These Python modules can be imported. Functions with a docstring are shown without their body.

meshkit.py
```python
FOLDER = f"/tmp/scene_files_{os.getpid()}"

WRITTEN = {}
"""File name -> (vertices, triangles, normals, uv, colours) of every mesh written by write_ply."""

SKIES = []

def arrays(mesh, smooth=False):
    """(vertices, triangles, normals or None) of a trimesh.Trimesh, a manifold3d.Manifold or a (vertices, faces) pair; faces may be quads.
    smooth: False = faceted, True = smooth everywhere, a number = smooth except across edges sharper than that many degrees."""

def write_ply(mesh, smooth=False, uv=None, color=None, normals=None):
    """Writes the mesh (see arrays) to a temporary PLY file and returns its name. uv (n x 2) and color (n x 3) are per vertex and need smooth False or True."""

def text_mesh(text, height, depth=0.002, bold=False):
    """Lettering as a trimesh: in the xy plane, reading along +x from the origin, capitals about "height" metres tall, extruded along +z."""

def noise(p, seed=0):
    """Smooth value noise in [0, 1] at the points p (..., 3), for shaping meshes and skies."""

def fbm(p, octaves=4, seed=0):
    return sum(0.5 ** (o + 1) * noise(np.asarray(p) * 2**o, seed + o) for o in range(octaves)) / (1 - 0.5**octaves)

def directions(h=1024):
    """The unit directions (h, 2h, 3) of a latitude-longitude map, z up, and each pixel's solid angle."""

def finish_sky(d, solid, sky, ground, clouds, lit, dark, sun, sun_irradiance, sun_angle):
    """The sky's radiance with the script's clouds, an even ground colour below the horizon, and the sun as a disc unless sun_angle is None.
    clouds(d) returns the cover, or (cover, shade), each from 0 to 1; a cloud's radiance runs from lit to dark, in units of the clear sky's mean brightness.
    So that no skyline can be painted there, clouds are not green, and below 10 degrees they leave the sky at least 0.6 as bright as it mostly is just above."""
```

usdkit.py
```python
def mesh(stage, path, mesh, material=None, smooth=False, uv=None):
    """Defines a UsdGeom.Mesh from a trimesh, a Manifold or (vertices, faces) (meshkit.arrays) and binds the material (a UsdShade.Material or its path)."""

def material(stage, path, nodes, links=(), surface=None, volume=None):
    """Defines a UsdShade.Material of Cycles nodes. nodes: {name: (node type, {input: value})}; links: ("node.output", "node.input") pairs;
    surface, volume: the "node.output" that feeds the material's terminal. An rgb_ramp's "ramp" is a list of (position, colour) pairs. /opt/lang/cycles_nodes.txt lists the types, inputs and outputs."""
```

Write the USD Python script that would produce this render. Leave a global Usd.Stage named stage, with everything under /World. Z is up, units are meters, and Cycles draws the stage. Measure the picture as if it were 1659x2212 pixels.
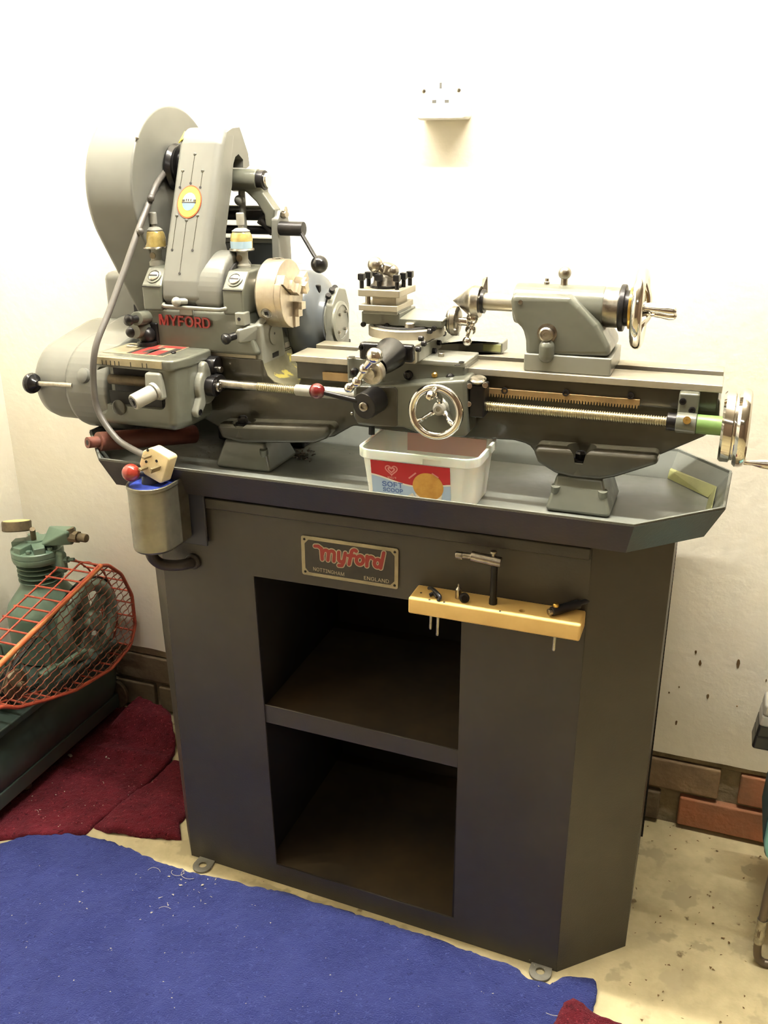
import math, random
import numpy as np, trimesh, manifold3d, shapely
from shapely.geometry import Polygon, Point, LineString, box as sbox
from shapely import affinity
from shapely.ops import unary_union
import usdkit, meshkit
from pxr import Usd, UsdGeom, UsdLux, Gf, Sdf

PI = math.pi
random.seed(7); rng = np.random.default_rng(7)
stage = Usd.Stage.CreateInMemory()
UsdGeom.SetStageUpAxis(stage, 'Z'); UsdGeom.SetStageMetersPerUnit(stage, 1.0)
UsdGeom.Xform.Define(stage, '/World'); UsdGeom.Scope.Define(stage, '/World/Looks')

# ------------------------------------------------------------------ camera
IW, IH, FPX = 1659, 2212, 1997.77
CAM = np.array([0.86596, -1.23548, 1.29651])
YAW, PITCH, ROLL = 0.35547, 0.37142, -0.006734
fw = np.array([-math.sin(YAW)*math.cos(PITCH), math.cos(YAW)*math.cos(PITCH), -math.sin(PITCH)])
_r = np.array([math.cos(YAW), math.sin(YAW), 0]); _u = np.cross(_r, fw)
rt = math.cos(ROLL)*_r + math.sin(ROLL)*_u; up = -math.sin(ROLL)*_r + math.cos(ROLL)*_u
EXPOSURE = 2.0
cam = UsdGeom.Camera.Define(stage, '/World/camera')
M = Gf.Matrix4d(*rt, 0, *up, 0, *(-fw), 0, *CAM, 1)
cam.AddTransformOp().Set(M)
cam.CreateHorizontalApertureAttr(36.0); cam.CreateFocalLengthAttr(36.0*FPX/IW)
cam.CreateVerticalApertureAttr(36.0*IH/IW); cam.CreateClippingRangeAttr((0.05, 50.0))
cam.CreateExposureAttr(EXPOSURE)
# lights: a 4 ft fluorescent batten on the ceiling above the lathe (built below) and a second one far behind the camera
TUBE_Y, TUBE_Z, TUBE_X, TUBE_L = -0.07, 2.33, 0.37, 1.75
TUBE_COLOR, TUBE_POWER = (1.0, 0.965, 0.87), 160.0
TUBE2_POWER = 6.5

def at(px, py, **k):
    d = fw + rt*((px-IW/2)/FPX) - up*((py-IH/2)/FPX)
    (a, v), = k.items(); i = 'xyz'.index(a)
    return CAM + d*((v-CAM[i])/d[i])
def PY(y, pts): return [(p[0], p[2]) for p in (at(*q, y=y) for q in pts)]      # outline (x, z) on a plane y
def PX(x, pts): return [(p[1], p[2]) for p in (at(*q, x=x) for q in pts)]      # outline (y, z) on a plane x
def PZ(z, pts): return [(p[0], p[1]) for p in (at(*q, z=z) for q in pts)]      # outline (x, y) on a plane z

# ------------------------------------------------------------------ materials
def lin(c): return tuple((v/255/12.92 if v/255 < 0.04045 else ((v/255+0.055)/1.055)**2.4) for v in c)
MATS = {}
def mat(name, c, rough=0.5, metal=0.0, var=0.0, vscale=8.0, c2=None, spots=None, bump=0.0, bscale=60.0, coat=0.0, spec=0.5, rvar=0.0, **extra):
    """c, c2: sRGB 0..255 colours; c2 mixed in by noise; spots: (colour, threshold, scale) specks or wear of their own shape."""
    n = {'tc': ('texture_coordinate', {}), 'p': ('principled_bsdf', {'roughness': rough, 'metallic': metal, 'coat_weight': coat, 'specular_ior_level': spec, **extra})}
    l = []
    base = lin(c)
    if c2 is None and var: c2 = tuple(max(0, v*(1-var)) for v in c)
    if c2 is not None:
        n['nz'] = ('noise_texture', {'scale': vscale, 'detail': 6.0, 'roughness': 0.62})
        n['rmp'] = ('rgb_ramp', {'ramp': [(0.32, lin(c2)), (0.66, base)]})
        l += [('tc.object', 'nz.vector'), ('nz.fac', 'rmp.fac')]; cur = 'rmp.color'
    else:
        n['col'] = ('color', {'value': base}); cur = 'col.color'
    for i, (sc, th, ss) in enumerate(spots or []):
        n[f's{i}'] = ('noise_texture', {'scale': ss, 'detail': 4.0, 'roughness': 0.55})
        n[f'sr{i}'] = ('rgb_ramp', {'ramp': [(th, (0, 0, 0)), (min(1, th+0.035), (1, 1, 1))]})
        n[f'sm{i}'] = ('mix', {'color2': lin(sc)})
        n[f'map{i}'] = ('mapping', {'location': (3.1*i+1.7, 1.3*i, 0.7*i)})
        l += [('tc.object', f'map{i}.vector'), (f'map{i}.vector', f's{i}.vector'), (f's{i}.fac', f'sr{i}.fac'), (f'sr{i}.color', f'sm{i}.fac'), (cur, f'sm{i}.color1')]
        cur = f'sm{i}.color'
    l.append((cur, 'p.base_color'))
    if rvar:
        n['rn'] = ('noise_texture', {'scale': vscale*2.3, 'detail': 5.0})
        n['rr'] = ('map_range', {'from_min': 0.3, 'from_max': 0.7, 'to_min': max(0.02, rough-rvar), 'to_max': min(1, rough+rvar)})
        l += [('tc.object', 'rn.vector'), ('rn.fac', 'rr.value'), ('rr.result', 'p.roughness')]
    if bump:
        n['bn'] = ('noise_texture', {'scale': bscale, 'detail': 4.0})
        n['b'] = ('bump', {'strength': 1.0, 'distance': bump})
        l += [('tc.object', 'bn.vector'), ('bn.fac', 'b.height'), ('b.normal', 'p.normal')]
    MATS[name] = usdkit.material(stage, '/World/Looks/'+name, n, l, surface='p.BSDF')
    return name

# ------------------------------------------------------------------ object helpers
USED = {}
def lean(v):
    """The stand's front sheet is slightly twisted: its foot comes forward towards the right."""
    v = np.array(v, float); v[:, 1] -= 0.033*np.clip(v[:, 0]/0.7256, 0, 1)*np.clip(1-v[:, 2]/0.782, 0, 1)*(v[:, 1] < 0.05); return v
def onfront(px, py):
    y = 0.0
    for _ in range(8):
        p = at(px, py, y=y); y = lean([[p[0], 0, p[2]]])[0][1]
    return (p[0], p[2])
def numbered(parent, name):
    k = (parent, name); i = USED.get(k, 0); USED[k] = i+1
    return name if i == 0 else f'{name}_{i:03d}'
class Thing:
    def __init__(s, path, prim, loc): s.path, s.prim, s.loc = path, prim, np.asarray(loc, float)
def tag(prim, label=None, cat=None, group=None, kind=None):
    for k, v in (('label', label), ('category', cat), ('group', group), ('kind', kind)):
        if v: prim.SetCustomDataByKey(k, v)
def thing(name, label, cat, loc=(0, 0, 0), group=None, kind=None):
    path = '/World/' + numbered('/World', name)
    x = UsdGeom.Xform.Define(stage, path); x.AddTranslateOp().Set(Gf.Vec3d(*map(float, loc)))
    tag(x.GetPrim(), label, cat, group, kind)
    return Thing(path, x.GetPrim(), loc)
def part(name, mesh, m, parent=None, label=None, smooth=32, kind=None):
    """One Mesh prim under a thing or a part; vertices are given in world space."""
    base = parent.path if parent else '/World'
    path = base + '/' + numbered(base, name)
    loc = parent.loc if parent else np.zeros(3)
    mesh = cat(mesh) if isinstance(mesh, (list, tuple)) else mesh
    mesh = mesh.copy()
    if path.startswith(('/World/machine_stand', '/World/tool_rack')) and name != 'floor_lug': mesh.vertices = lean(mesh.vertices)
    mesh.apply_translation(-loc)
    g = usdkit.mesh(stage, path, mesh, MATS[m], smooth=smooth)
    tag(g.GetPrim(), label, kind=kind)
    return Thing(path, g.GetPrim(), loc)
def single(name, mesh, m, label, cat_, group=None, kind=None, smooth=32):
    t = part(name, mesh, m, None, label, smooth, kind); tag(t.prim, None, cat_, group); return t
def struct(name, mesh, m, label=None, parent=None, smooth=False):
    t = part(name, mesh, m, parent, label, smooth)
    if parent is None: tag(t.prim, kind='structure')
    return t

# ------------------------------------------------------------------ mesh helpers
def cat(ms): return trimesh.util.concatenate([m for m in ms if m is not None])
def tm(v, f):
    m = trimesh.Trimesh(np.asarray(v, float), np.asarray(f, int), process=False)
    if m.volume < 0: m.invert()
    return m
AX = {'x': lambda u, v, a: np.stack([a, u, v], -1), 'y': lambda u, v, a: np.stack([u, a, v], -1), 'z': lambda u, v, a: np.stack([u, v, a], -1)}
def ring_offset(r, d, ccw=True):
    """Moves a closed ring inward (of a counter-clockwise one) by d, vertex for vertex."""
    p = np.roll(r, 1, 0); n = np.roll(r, -1, 0)
    e1 = r-p; e2 = n-r
    e1 /= np.linalg.norm(e1, axis=1, keepdims=True)+1e-12; e2 /= np.linalg.norm(e2, axis=1, keepdims=True)+1e-12
    n1 = np.stack([-e1[:, 1], e1[:, 0]], 1); n2 = np.stack([-e2[:, 1], e2[:, 0]], 1)
    m = n1+n2; m /= np.linalg.norm(m, axis=1, keepdims=True)+1e-12
    k = np.clip((m*n1).sum(1), 0.45, 1)
    return r + m*(d/k)[:, None]
def poly(p):
    p = p if isinstance(p, shapely.Geometry) else Polygon(p)
    if not p.is_valid: p = p.buffer(0)
    if p.geom_type != 'Polygon': p = max(p.geoms, key=lambda g: g.area)
    return shapely.geometry.polygon.orient(p, 1.0)
def rp(p, r, r2=None, q=4):
    """Rounds the outline's convex corners by r and the concave ones by r2 (r if not given)."""
    p = poly(p); r2 = r if r2 is None else r2
    p = p.buffer(-r, join_style=2).buffer(r, quad_segs=q)
    return poly(p.buffer(r2, join_style=2).buffer(-r2, quad_segs=q).simplify(2e-5)) if r2 else poly(p.simplify(2e-5))
def prism(p, axis, a0, a1, bevel=0.0, seg=3, b0=None, b1=None):
    p = poly(p); f = AX[axis]; bm = max(bevel, b0 or 0, b1 or 0)
    if bm > 0.0008:
        q_ = p.buffer(-bm*1.03, join_style=2).buffer(bm*1.03, quad_segs=4)
        if q_.geom_type == 'Polygon' and q_.area > 0.8*p.area: p = poly(q_.simplify(2e-5))
        else: bevel, b0, b1 = [None if b is None else min(b, 0.0008) for b in (bevel, b0, b1)]
    rings = [np.array(p.exterior.coords)[:-1]] + [np.array(i.coords)[:-1] for i in p.interiors]
    b0 = bevel if b0 is None else b0; b1 = bevel if b1 is None else b1
    lay = []
    for t in range(seg+1) if b0 else [0]:
        a = t/seg*PI/2 if b0 else 0
        lay.append((a0+b0*(1-math.sin(a)) if b0 else a0, b0*(1-math.cos(PI/2-a)) if b0 else 0))
    if b0: lay = [(a0+b0*(1-math.cos(t/seg*PI/2)), b0*(1-math.sin(t/seg*PI/2))) for t in range(seg+1)]
    if b1: lay += [(a1-b1*(1-math.cos(t/seg*PI/2)), b1*(1-math.sin(t/seg*PI/2))) for t in range(seg, -1, -1)]
    else: lay.append((a1, 0))
    V, F, off = [], [], 0
    caps = {0: [], len(lay)-1: []}; start = {}
    for li, (a, ins) in enumerate(lay):
        for ri, r in enumerate(rings):
            rr = ring_offset(r, ins) if ins > 1e-9 else r
            start[li, ri] = off; off += len(rr)
            V.append(f(rr[:, 0], rr[:, 1], np.full(len(rr), a)))
            if li in caps: caps[li].append(rr)
    for li in range(len(lay)-1):
        for ri, r in enumerate(rings):
            n = len(r); i = np.arange(n); j = (i+1) % n; A = start[li, ri]; B = start[li+1, ri]
            F += [np.stack([A+i, A+j, B+j], 1), np.stack([A+i, B+j, B+i], 1)]
    for li in caps:
        t = np.asarray(manifold3d.triangulate([c for c in caps[li]]), int)
        t = t + start[li, 0]
        F.append(t if li else t[:, ::-1])
    return tm(np.vstack(V), np.vstack(F))
def box(x0, x1, y0, y1, z0, z1, b=0.002):
    if b <= 0:
        m = trimesh.creation.box([x1-x0, y1-y0, z1-z0]); m.apply_translation([(x0+x1)/2, (y0+y1)/2, (z0+z1)/2]); return m
    b = min(b, (x1-x0)/2.2, (y1-y0)/2.2, (z1-z0)/2.2)
    return prism(rp(sbox(x0, y0, x1, y1), b, 0, 3), 'z', z0, z1, b)
def diff(a, *bs):
    return trimesh.boolean.difference([a, *bs], engine='manifold')
def frame_of(d):
    d = np.asarray(d, float); d = d/np.linalg.norm(d)
    a = np.cross(d, [0, 0, 1.0]) if abs(d[2]) < 0.9 else np.cross(d, [1.0, 0, 0])
    a /= np.linalg.norm(a); return d, a, np.cross(d, a)
def rev(profile, p0, d, n=28, phase=0.0):
    """Solid of revolution: profile [(radius, distance along d)] from p0 along d."""
    d, a, b = frame_of(d); p0 = np.asarray(p0, float)
    pr = list(profile)
    if pr[0][0] > 1e-9: pr = [(0, pr[0][1])] + pr
    if pr[-1][0] > 1e-9: pr = pr + [(0, pr[-1][1])]
    th = np.arange(n)*2*PI/n + phase
    V, idx = [], []; off = 0
    for r, t in pr:
        if r < 1e-9: V.append((p0+d*t)[None]); idx.append((off, 1)); off += 1
        else:
            V.append(p0 + d*t + r*(np.cos(th)[:, None]*a + np.sin(th)[:, None]*b)); idx.append((off, n)); off += n
    F = []; i = np.arange(n); j = (i+1) % n
    for (A, na), (B, nb) in zip(idx[:-1], idx[1:]):
        if na == 1 and nb == 1: continue
        if na == 1: F.append(np.stack([np.full(n, A), B+j, B+i], 1))
        elif nb == 1: F.append(np.stack([A+i, A+j, np.full(n, B)], 1))
        else: F += [np.stack([A+i, A+j, B+j], 1), np.stack([A+i, B+j, B+i], 1)]
    return tm(np.vstack(V), np.vstack(F))
def cyl(p0, p1, r, n=24, b=0.0, r1=None):
    p0, p1 = np.asarray(p0, float), np.asarray(p1, float); L = np.linalg.norm(p1-p0); r1 = r if r1 is None else r1
    pr = [(r, 0), (r1, L)] if not b else [(r-b, 0), (r-b*0.3, b*0.3), (r, b), (r1, L-b), (r1-b*0.3, L-b*0.3), (r1-b, L)]
    return rev(pr, p0, p1-p0, n)
def sph(c, r, n=3, s=(1, 1, 1)):
    m = trimesh.creation.icosphere(n, r); m.apply_scale(s); m.apply_translation(c); return m
def smoothpath(pts, n=8):
    """Catmull-Rom through the points."""
    p = np.asarray(pts, float); q = np.vstack([2*p[0]-p[1], p, 2*p[-1]-p[-2]]); out = []
    for i in range(1, len(q)-2):
        for t in np.arange(n)/n:
            a, b, c, d = q[i-1:i+3]
            out.append(0.5*((2*b)+(c-a)*t+(2*a-5*b+4*c-d)*t*t+(3*b-a-3*c+d)*t**3))
    out.append(p[-1]); return np.array(out)
def tube(pts, r, n=10, closed=False, flat=None):
    p = np.asarray(pts, float)
    R = np.broadcast_to(np.asarray(r, float), (len(p),))
    t = (np.roll(p, -1, 0)-np.roll(p, 1, 0)) if closed else np.gradient(p, axis=0)
    t /= np.linalg.norm(t, axis=1, keepdims=True)+1e-12
    _, a, _ = frame_of(t[0]); A = []
    for k in range(len(p)):
        a = a - t[k]*(a@t[k]); a /= np.linalg.norm(a)+1e-12; A.append(a)
    A = np.array(A); B = np.cross(t, A); th = np.arange(n)*2*PI/n
    fa, fb = flat or (1, 1)
    V = p[:, None] + R[:, None, None]*(fa*np.cos(th)[None, :, None]*A[:, None] + fb*np.sin(th)[None, :, None]*B[:, None])
    K = len(p); F = []; i = np.arange(n); j = (i+1) % n
    for k in range(K if closed else K-1):
        a0 = k*n; b0 = ((k+1) % K)*n
        F += [np.stack([a0+i, a0+j, b0+j], 1), np.stack([a0+i, b0+j, b0+i], 1)]
    V = V.reshape(-1, 3)
    if not closed:
        V = np.vstack([V, p[:1], p[-1:]]); c0, c1 = len(V)-2, len(V)-1
        F += [np.stack([np.full(n, c0), j, i], 1), np.stack([np.full(n, c1), (K-1)*n+i, (K-1)*n+j], 1)]
    return tm(V, np.vstack(F))
def torus(c, d, R, r, n=48, m=12, s=1.0):
    d, a, b = frame_of(d); th = np.arange(n)*2*PI/n
    return tube([np.asarray(c)+R*(math.cos(x)*a+math.sin(x)*b) for x in th], r, m, True)
def hull(pts, r=0.0, n=1):
    if r:
        s = trimesh.creation.icosphere(n, r).vertices; pts = (np.asarray(pts, float)[:, None]+s[None]).reshape(-1, 3)
    return trimesh.convex.convex_hull(np.asarray(pts, float))
def frustum(x0, x1, y0, y1, z0, X0, X1, Y0, Y1, z1, r=0.004):
    return hull([(x, y, z0+r) for x in (x0+r, x1-r) for y in (y0+r, y1-r)] + [(x, y, z1-r) for x in (X0+r, X1-r) for y in (Y0+r, Y1-r)], r)
def placed(m, o, u, v):
    """A mesh made in the xy plane laid at o with its x along u, its y along v."""
    u = np.asarray(u, float)/np.linalg.norm(u); v = np.asarray(v, float)/np.linalg.norm(v); T = np.eye(4)
    T[:3, 0], T[:3, 1], T[:3, 2], T[:3, 3] = u, v, np.cross(u, v), o
    m = m.copy(); m.apply_transform(T); return m
def text(s, h, o, u, v, depth=0.001, bold=False, width=None, shear=0.0):
    m = meshkit.text_mesh(s, h, depth, bold)
    if width: m.apply_scale([width/(m.bounds[1][0]-m.bounds[0][0]), 1, 1])
    if shear: m.vertices[:, 0] += m.vertices[:, 1]*shear
    return placed(m, o, u, v)
def bolt(p, d, r=0.006, h=0.005, hexn=6):
    return rev([(r, 0), (r, h*0.8), (r*0.85, h)], p, d, hexn)
def capscrew(p, d, r=0.004, h=0.004):
    return cat([rev([(r, 0), (r, h*0.85), (r*0.85, h), (r*0.55, h), (r*0.5, h*0.4)], p, d, 14)])
def circle(cx, cy, r, n=32): return Polygon([(cx+r*math.cos(a), cy+r*math.sin(a)) for a in np.arange(n)*2*PI/n])
# ------------------------------------------------------------------ looks
mat('plaster', (232, 227, 212), 0.85, c2=(224, 218, 200), vscale=3.0, bump=0.0011, bscale=55, spec=0.2)
mat('plaster_clean', (240, 235, 220), 0.85, bump=0.0012, bscale=60, spec=0.2)
mat('mortar', (150, 136, 108), 0.95, c2=(112, 101, 80), vscale=14, bump=0.004, bscale=70, spec=0.1)
mat('brick_brown', (152, 128, 98), 0.9, c2=(120, 102, 80), vscale=12, bump=0.002, bscale=90, spec=0.1)
mat('brick_orange', (168, 112, 82), 0.9, c2=(136, 106, 82), vscale=9, bump=0.002, bscale=90, spec=0.1)
mat('brick_grey', (128, 112, 88), 0.9, c2=(96, 86, 70), vscale=12, bump=0.002, bscale=90, spec=0.1)
mat('floor_paint', (204, 191, 150), 0.6, c2=(160, 148, 114), vscale=7, spots=[((170, 158, 124), 0.56, 11), ((120, 104, 74), 0.66, 16), ((96, 84, 62), 0.71, 55)], bump=0.0012, bscale=40, spec=0.3)
mat('ceiling_white', (150, 142, 128), 0.9)
mat('garage_brick', (112, 92, 74), 0.9, c2=(92, 76, 62), vscale=6)
mat('stand_paint', (66, 62, 53), 0.42, c2=(58, 54, 46), vscale=5, bump=0.0003, bscale=300, spots=[((122, 116, 98), 0.785, 38)], rvar=0.06)
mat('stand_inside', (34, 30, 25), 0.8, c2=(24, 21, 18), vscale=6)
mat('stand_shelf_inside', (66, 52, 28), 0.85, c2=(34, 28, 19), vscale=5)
mat('tray_paint', (112, 114, 107), 0.30, c2=(101, 104, 97), vscale=4, spots=[((66, 66, 58), 0.74, 24)], rvar=0.08, bump=0.0004, bscale=60)
mat('tray_outside', (66, 59, 48), 0.40, c2=(52, 52, 49), vscale=6, bump=0.0003, bscale=200)
mat('oil_stain', (160, 160, 104), 0.3, c2=(138, 140, 96), vscale=18)
mat('lug_metal', (124, 122, 110), 0.6, 0.2, c2=(104, 100, 88), vscale=40)
mat('plate_silver', (170, 160, 132), 0.45, 0.5, c2=(146, 138, 112), vscale=30)
mat('plate_black', (44, 42, 38), 0.45, c2=(58, 54, 46), vscale=30)
mat('letter_red', (146, 46, 42), 0.45)
mat('letter_silver', (176, 166, 140), 0.45, 0.3)
mat('steel', (176, 170, 158), 0.30, 1.0, c2=(150, 144, 132), vscale=25, rvar=0.08)
mat('ground_steel', (172, 166, 150), 0.40, 0.55, c2=(152, 145, 126), vscale=10, rvar=0.08)
mat('chrome', (214, 210, 202), 0.10, 1.0)
mat('chuck_steel', (206, 196, 178), 0.30, 0.85, c2=(196, 184, 164), vscale=14, rvar=0.05)
mat('black_plastic', (20, 19, 20), 0.22)
mat('black_steel', (44, 42, 42), 0.34, 0.6, c2=(32, 31, 32), vscale=30)
mat('dark_recess', (26, 24, 22), 0.7)
mat('grey_paint', (96, 97, 86), 0.26, c2=(86, 87, 77), vscale=7, bump=0.0004, bscale=45, coat=0.25, rvar=0.05)
mat('grey_paint_light', (128, 128, 117), 0.28, c2=(120, 120, 109), vscale=7, bump=0.0003, bscale=40, coat=0.2)
mat('bed_paint', (60, 57, 46), 0.24, c2=(51, 48, 38), vscale=6, bump=0.0006, bscale=40, coat=0.35, rvar=0.05)
mat('oily_casting', (112, 108, 86), 0.3, spots=[((176, 164, 84), 0.54, 30)], c2=(98, 94, 74), vscale=24, bump=0.0008, bscale=60)
mat('motor_paint', (88, 93, 97), 0.28, c2=(80, 85, 89), vscale=7, coat=0.3)
mat('guard_paint', (106, 106, 99), 0.34, c2=(97, 97, 90), vscale=4, rvar=0.05)
mat('brass', (196, 160, 84), 0.25, 0.9)
mat('thread_steel', (182, 172, 142), 0.32, 0.9)
mat('rack_bronze', (150, 124, 84), 0.4, 0.6, c2=(124, 102, 68), vscale=22)
mat('red_knob', (92, 20, 20), 0.16, coat=0.5)
mat('red_ball', (142, 46, 34), 0.18, c2=(128, 40, 30), vscale=18, coat=0.4)
mat('amber_oil', (178, 158, 96), 0.12, coat=0.5, c2=(120, 100, 56), vscale=40)
mat('grey_plastic', (142, 140, 130), 0.45)
mat('cable_rubber', (86, 82, 76), 0.45, c2=(74, 70, 66), vscale=30)
mat('plug_cream', (226, 210, 166), 0.4, c2=(210, 190, 140), vscale=30)
mat('pin_brass', (150, 136, 106), 0.35, 0.7)
mat('switch_metal', (140, 136, 120), 0.28, 0.7, c2=(120, 116, 100), vscale=8, spots=[((178, 166, 138), 0.73, 60)], rvar=0.08)
mat('switch_blue', (44, 62, 150), 0.3, c2=(60, 74, 150), vscale=40)
mat('bracket_blue', (58, 60, 68), 0.5, c2=(54, 58, 68), vscale=20)
mat('conduit_dark', (62, 54, 46), 0.5, c2=(48, 42, 36), vscale=30)
mat('rust_pipe', (112, 62, 46), 0.55, c2=(88, 48, 38), vscale=22, bump=0.0006, bscale=90)
mat('tub_plastic', (240, 236, 222), 0.35, subsurface_weight=0.25, subsurface_scale=0.01)
mat('label_red', (188, 32, 36), 0.4)
mat('label_blue', (182, 202, 226), 0.4)
mat('label_text_blue', (92, 116, 178), 0.4)
mat('label_white', (240, 232, 220), 0.4)
mat('label_pink', (226, 150, 140), 0.4)
mat('label_faded_red', (206, 164, 148), 0.4)
mat('label_faded_blue', (214, 212, 204), 0.4)
mat('mesh_red', (146, 82, 58), 0.6, c2=(112, 64, 48), vscale=45)
mat('scoop', (222, 168, 76), 0.5, c2=(200, 142, 56), vscale=60)
mat('pine', (224, 190, 118), 0.5, c2=(210, 172, 100), vscale=14)
mat('drill_black', (40, 40, 44), 0.4, 0.4)
mat('comp_green', (104, 126, 108), 0.40, c2=(88, 108, 92), vscale=14, spots=[((132, 124, 84), 0.70, 22)])
mat('tank_green', (58, 72, 66), 0.40, c2=(46, 58, 52), vscale=7, spots=[((88, 82, 64), 0.74, 40)])
mat('flywheel_green', (126, 140, 122), 0.35, c2=(108, 122, 106), vscale=12)
mat('guard_red', (182, 78, 50), 0.55, c2=(142, 58, 40), vscale=45)
mat('guard_orange', (196, 92, 52), 0.5, c2=(184, 120, 66), vscale=30)
mat('old_brass', (112, 98, 74), 0.55, 0.4, c2=(82, 72, 54), vscale=50)
mat('gauge_cream', (214, 196, 130), 0.5)
mat('carpet_red', (104, 30, 40), 0.95, c2=(76, 20, 28), vscale=30, spots=[((134, 50, 58), 0.62, 170), ((62, 14, 22), 0.62, 110)], bump=0.005, bscale=420, spec=0.1, sheen_weight=0.25, sheen_tint=(0.6, 0.2, 0.25))
mat('carpet_blue', (50, 58, 114), 0.95, c2=(38, 45, 98), vscale=9, spots=[((64, 72, 126), 0.62, 190), ((32, 38, 88), 0.64, 120)], bump=0.005, bscale=420, spec=0.1, sheen_weight=0.25, sheen_tint=(0.35, 0.4, 0.8))
mat('lint', (178, 170, 150), 0.9)
mat('chip_brown', (104, 80, 46), 0.9)
mat('swarf', (120, 106, 92), 0.4, 0.7, c2=(70, 60, 54), vscale=200)
mat('white_plastic', (238, 236, 228), 0.35)
mat('slot_dark', (92, 90, 84), 0.8)
mat('yellow_tape', (236, 220, 70), 0.5)
mat('badge_yellow', (206, 166, 66), 0.35)
mat('badge_orange', (170, 70, 32), 0.4)
mat('badge_white', (190, 184, 164), 0.4)
mat('badge_blue', (104, 128, 168), 0.4)
mat('badge_dark', (58, 56, 50), 0.4)
mat('green_collar', (104, 132, 72), 0.4, c2=(86, 112, 58), vscale=18)
mat('cyan_pad', (142, 204, 208), 0.5)
mat('teal_trim', (34, 74, 84), 0.5)
mat('grip_black', (36, 34, 34), 0.35)
mat('grip_grey', (168, 164, 156), 0.35)
mat('tube_brown', (98, 86, 70), 0.4, 0.3)
mat('oiler_label', (146, 170, 184), 0.5)
usdkit.material(stage, '/World/Looks/tube_light', {'e': ('emission', {'color': TUBE_COLOR, 'strength': TUBE_POWER})}, surface='e.emission'); MATS['tube_light'] = '/World/Looks/tube_light'
usdkit.material(stage, '/World/Looks/tube_light_far', {'e': ('emission', {'color': TUBE_COLOR, 'strength': TUBE2_POWER})}, surface='e.emission'); MATS['tube_light_far'] = '/World/Looks/tube_light_far'
for k in list(MATS): MATS[k] = '/World/Looks/'+k

# ------------------------------------------------------------------ the room
WY, XL, XR, YF, ZC = 0.41, -0.674, 2.3, -3.2, 2.4
xs = np.linspace(XL, XR, 220); rag = 0.172 + 0.006*(meshkit.fbm(np.stack([xs*14, xs*0, xs*0], -1), 4, 3)-0.5) + 0.01*np.clip((0.8-xs)/1.4, 0, 1)
wall = struct('wall_back', prism(list(zip(xs, rag))+[(XR, ZC), (XL, ZC)], 'y', WY, WY+0.03), 'plaster')
struct('mortar', cat([box(XL, XR, WY+0.012, WY+0.05, 0.0, 0.20, 0), box(XL, XR, WY+0.004, WY+0.03, 0.158, 0.19, 0.004)]), 'mortar', parent=wall)
def brick(x0, x1, z0, z1, m):
    b = box(x0, x1, WY-0.004+0.003*rng.random(), WY+0.03, z0, z1, 0.004)
    struct('brick', b, m, parent=wall, smooth=32)
edges_hi = [-0.66, -0.46, -0.235, -0.01, 0.21, 0.43, 0.65, 0.80, 0.995, 1.215, 1.435, 1.66, 1.88, 2.1]
edges_lo = [-0.66, -0.56, -0.34, -0.12, 0.1, 0.32, 0.54, 0.665, 0.888, 1.105, 1.325, 1.55, 1.77, 2.0]
for e, z0, z1, hi in ((edges_hi, 0.088, 0.156, 1), (edges_lo, 0.010, 0.077, 0)):
    for a, b in zip(e[:-1], e[1:]):
        m = 'brick_orange' if a > 0.88 else 'brick_brown' if hi and a > 0.6 else 'brick_grey'
        brick(a+0.002, b-(0.035 if abs(b-0.995) < .01 or abs(b-0.888) < .01 else 0.012), z0, z1, m)
chips = []
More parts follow.
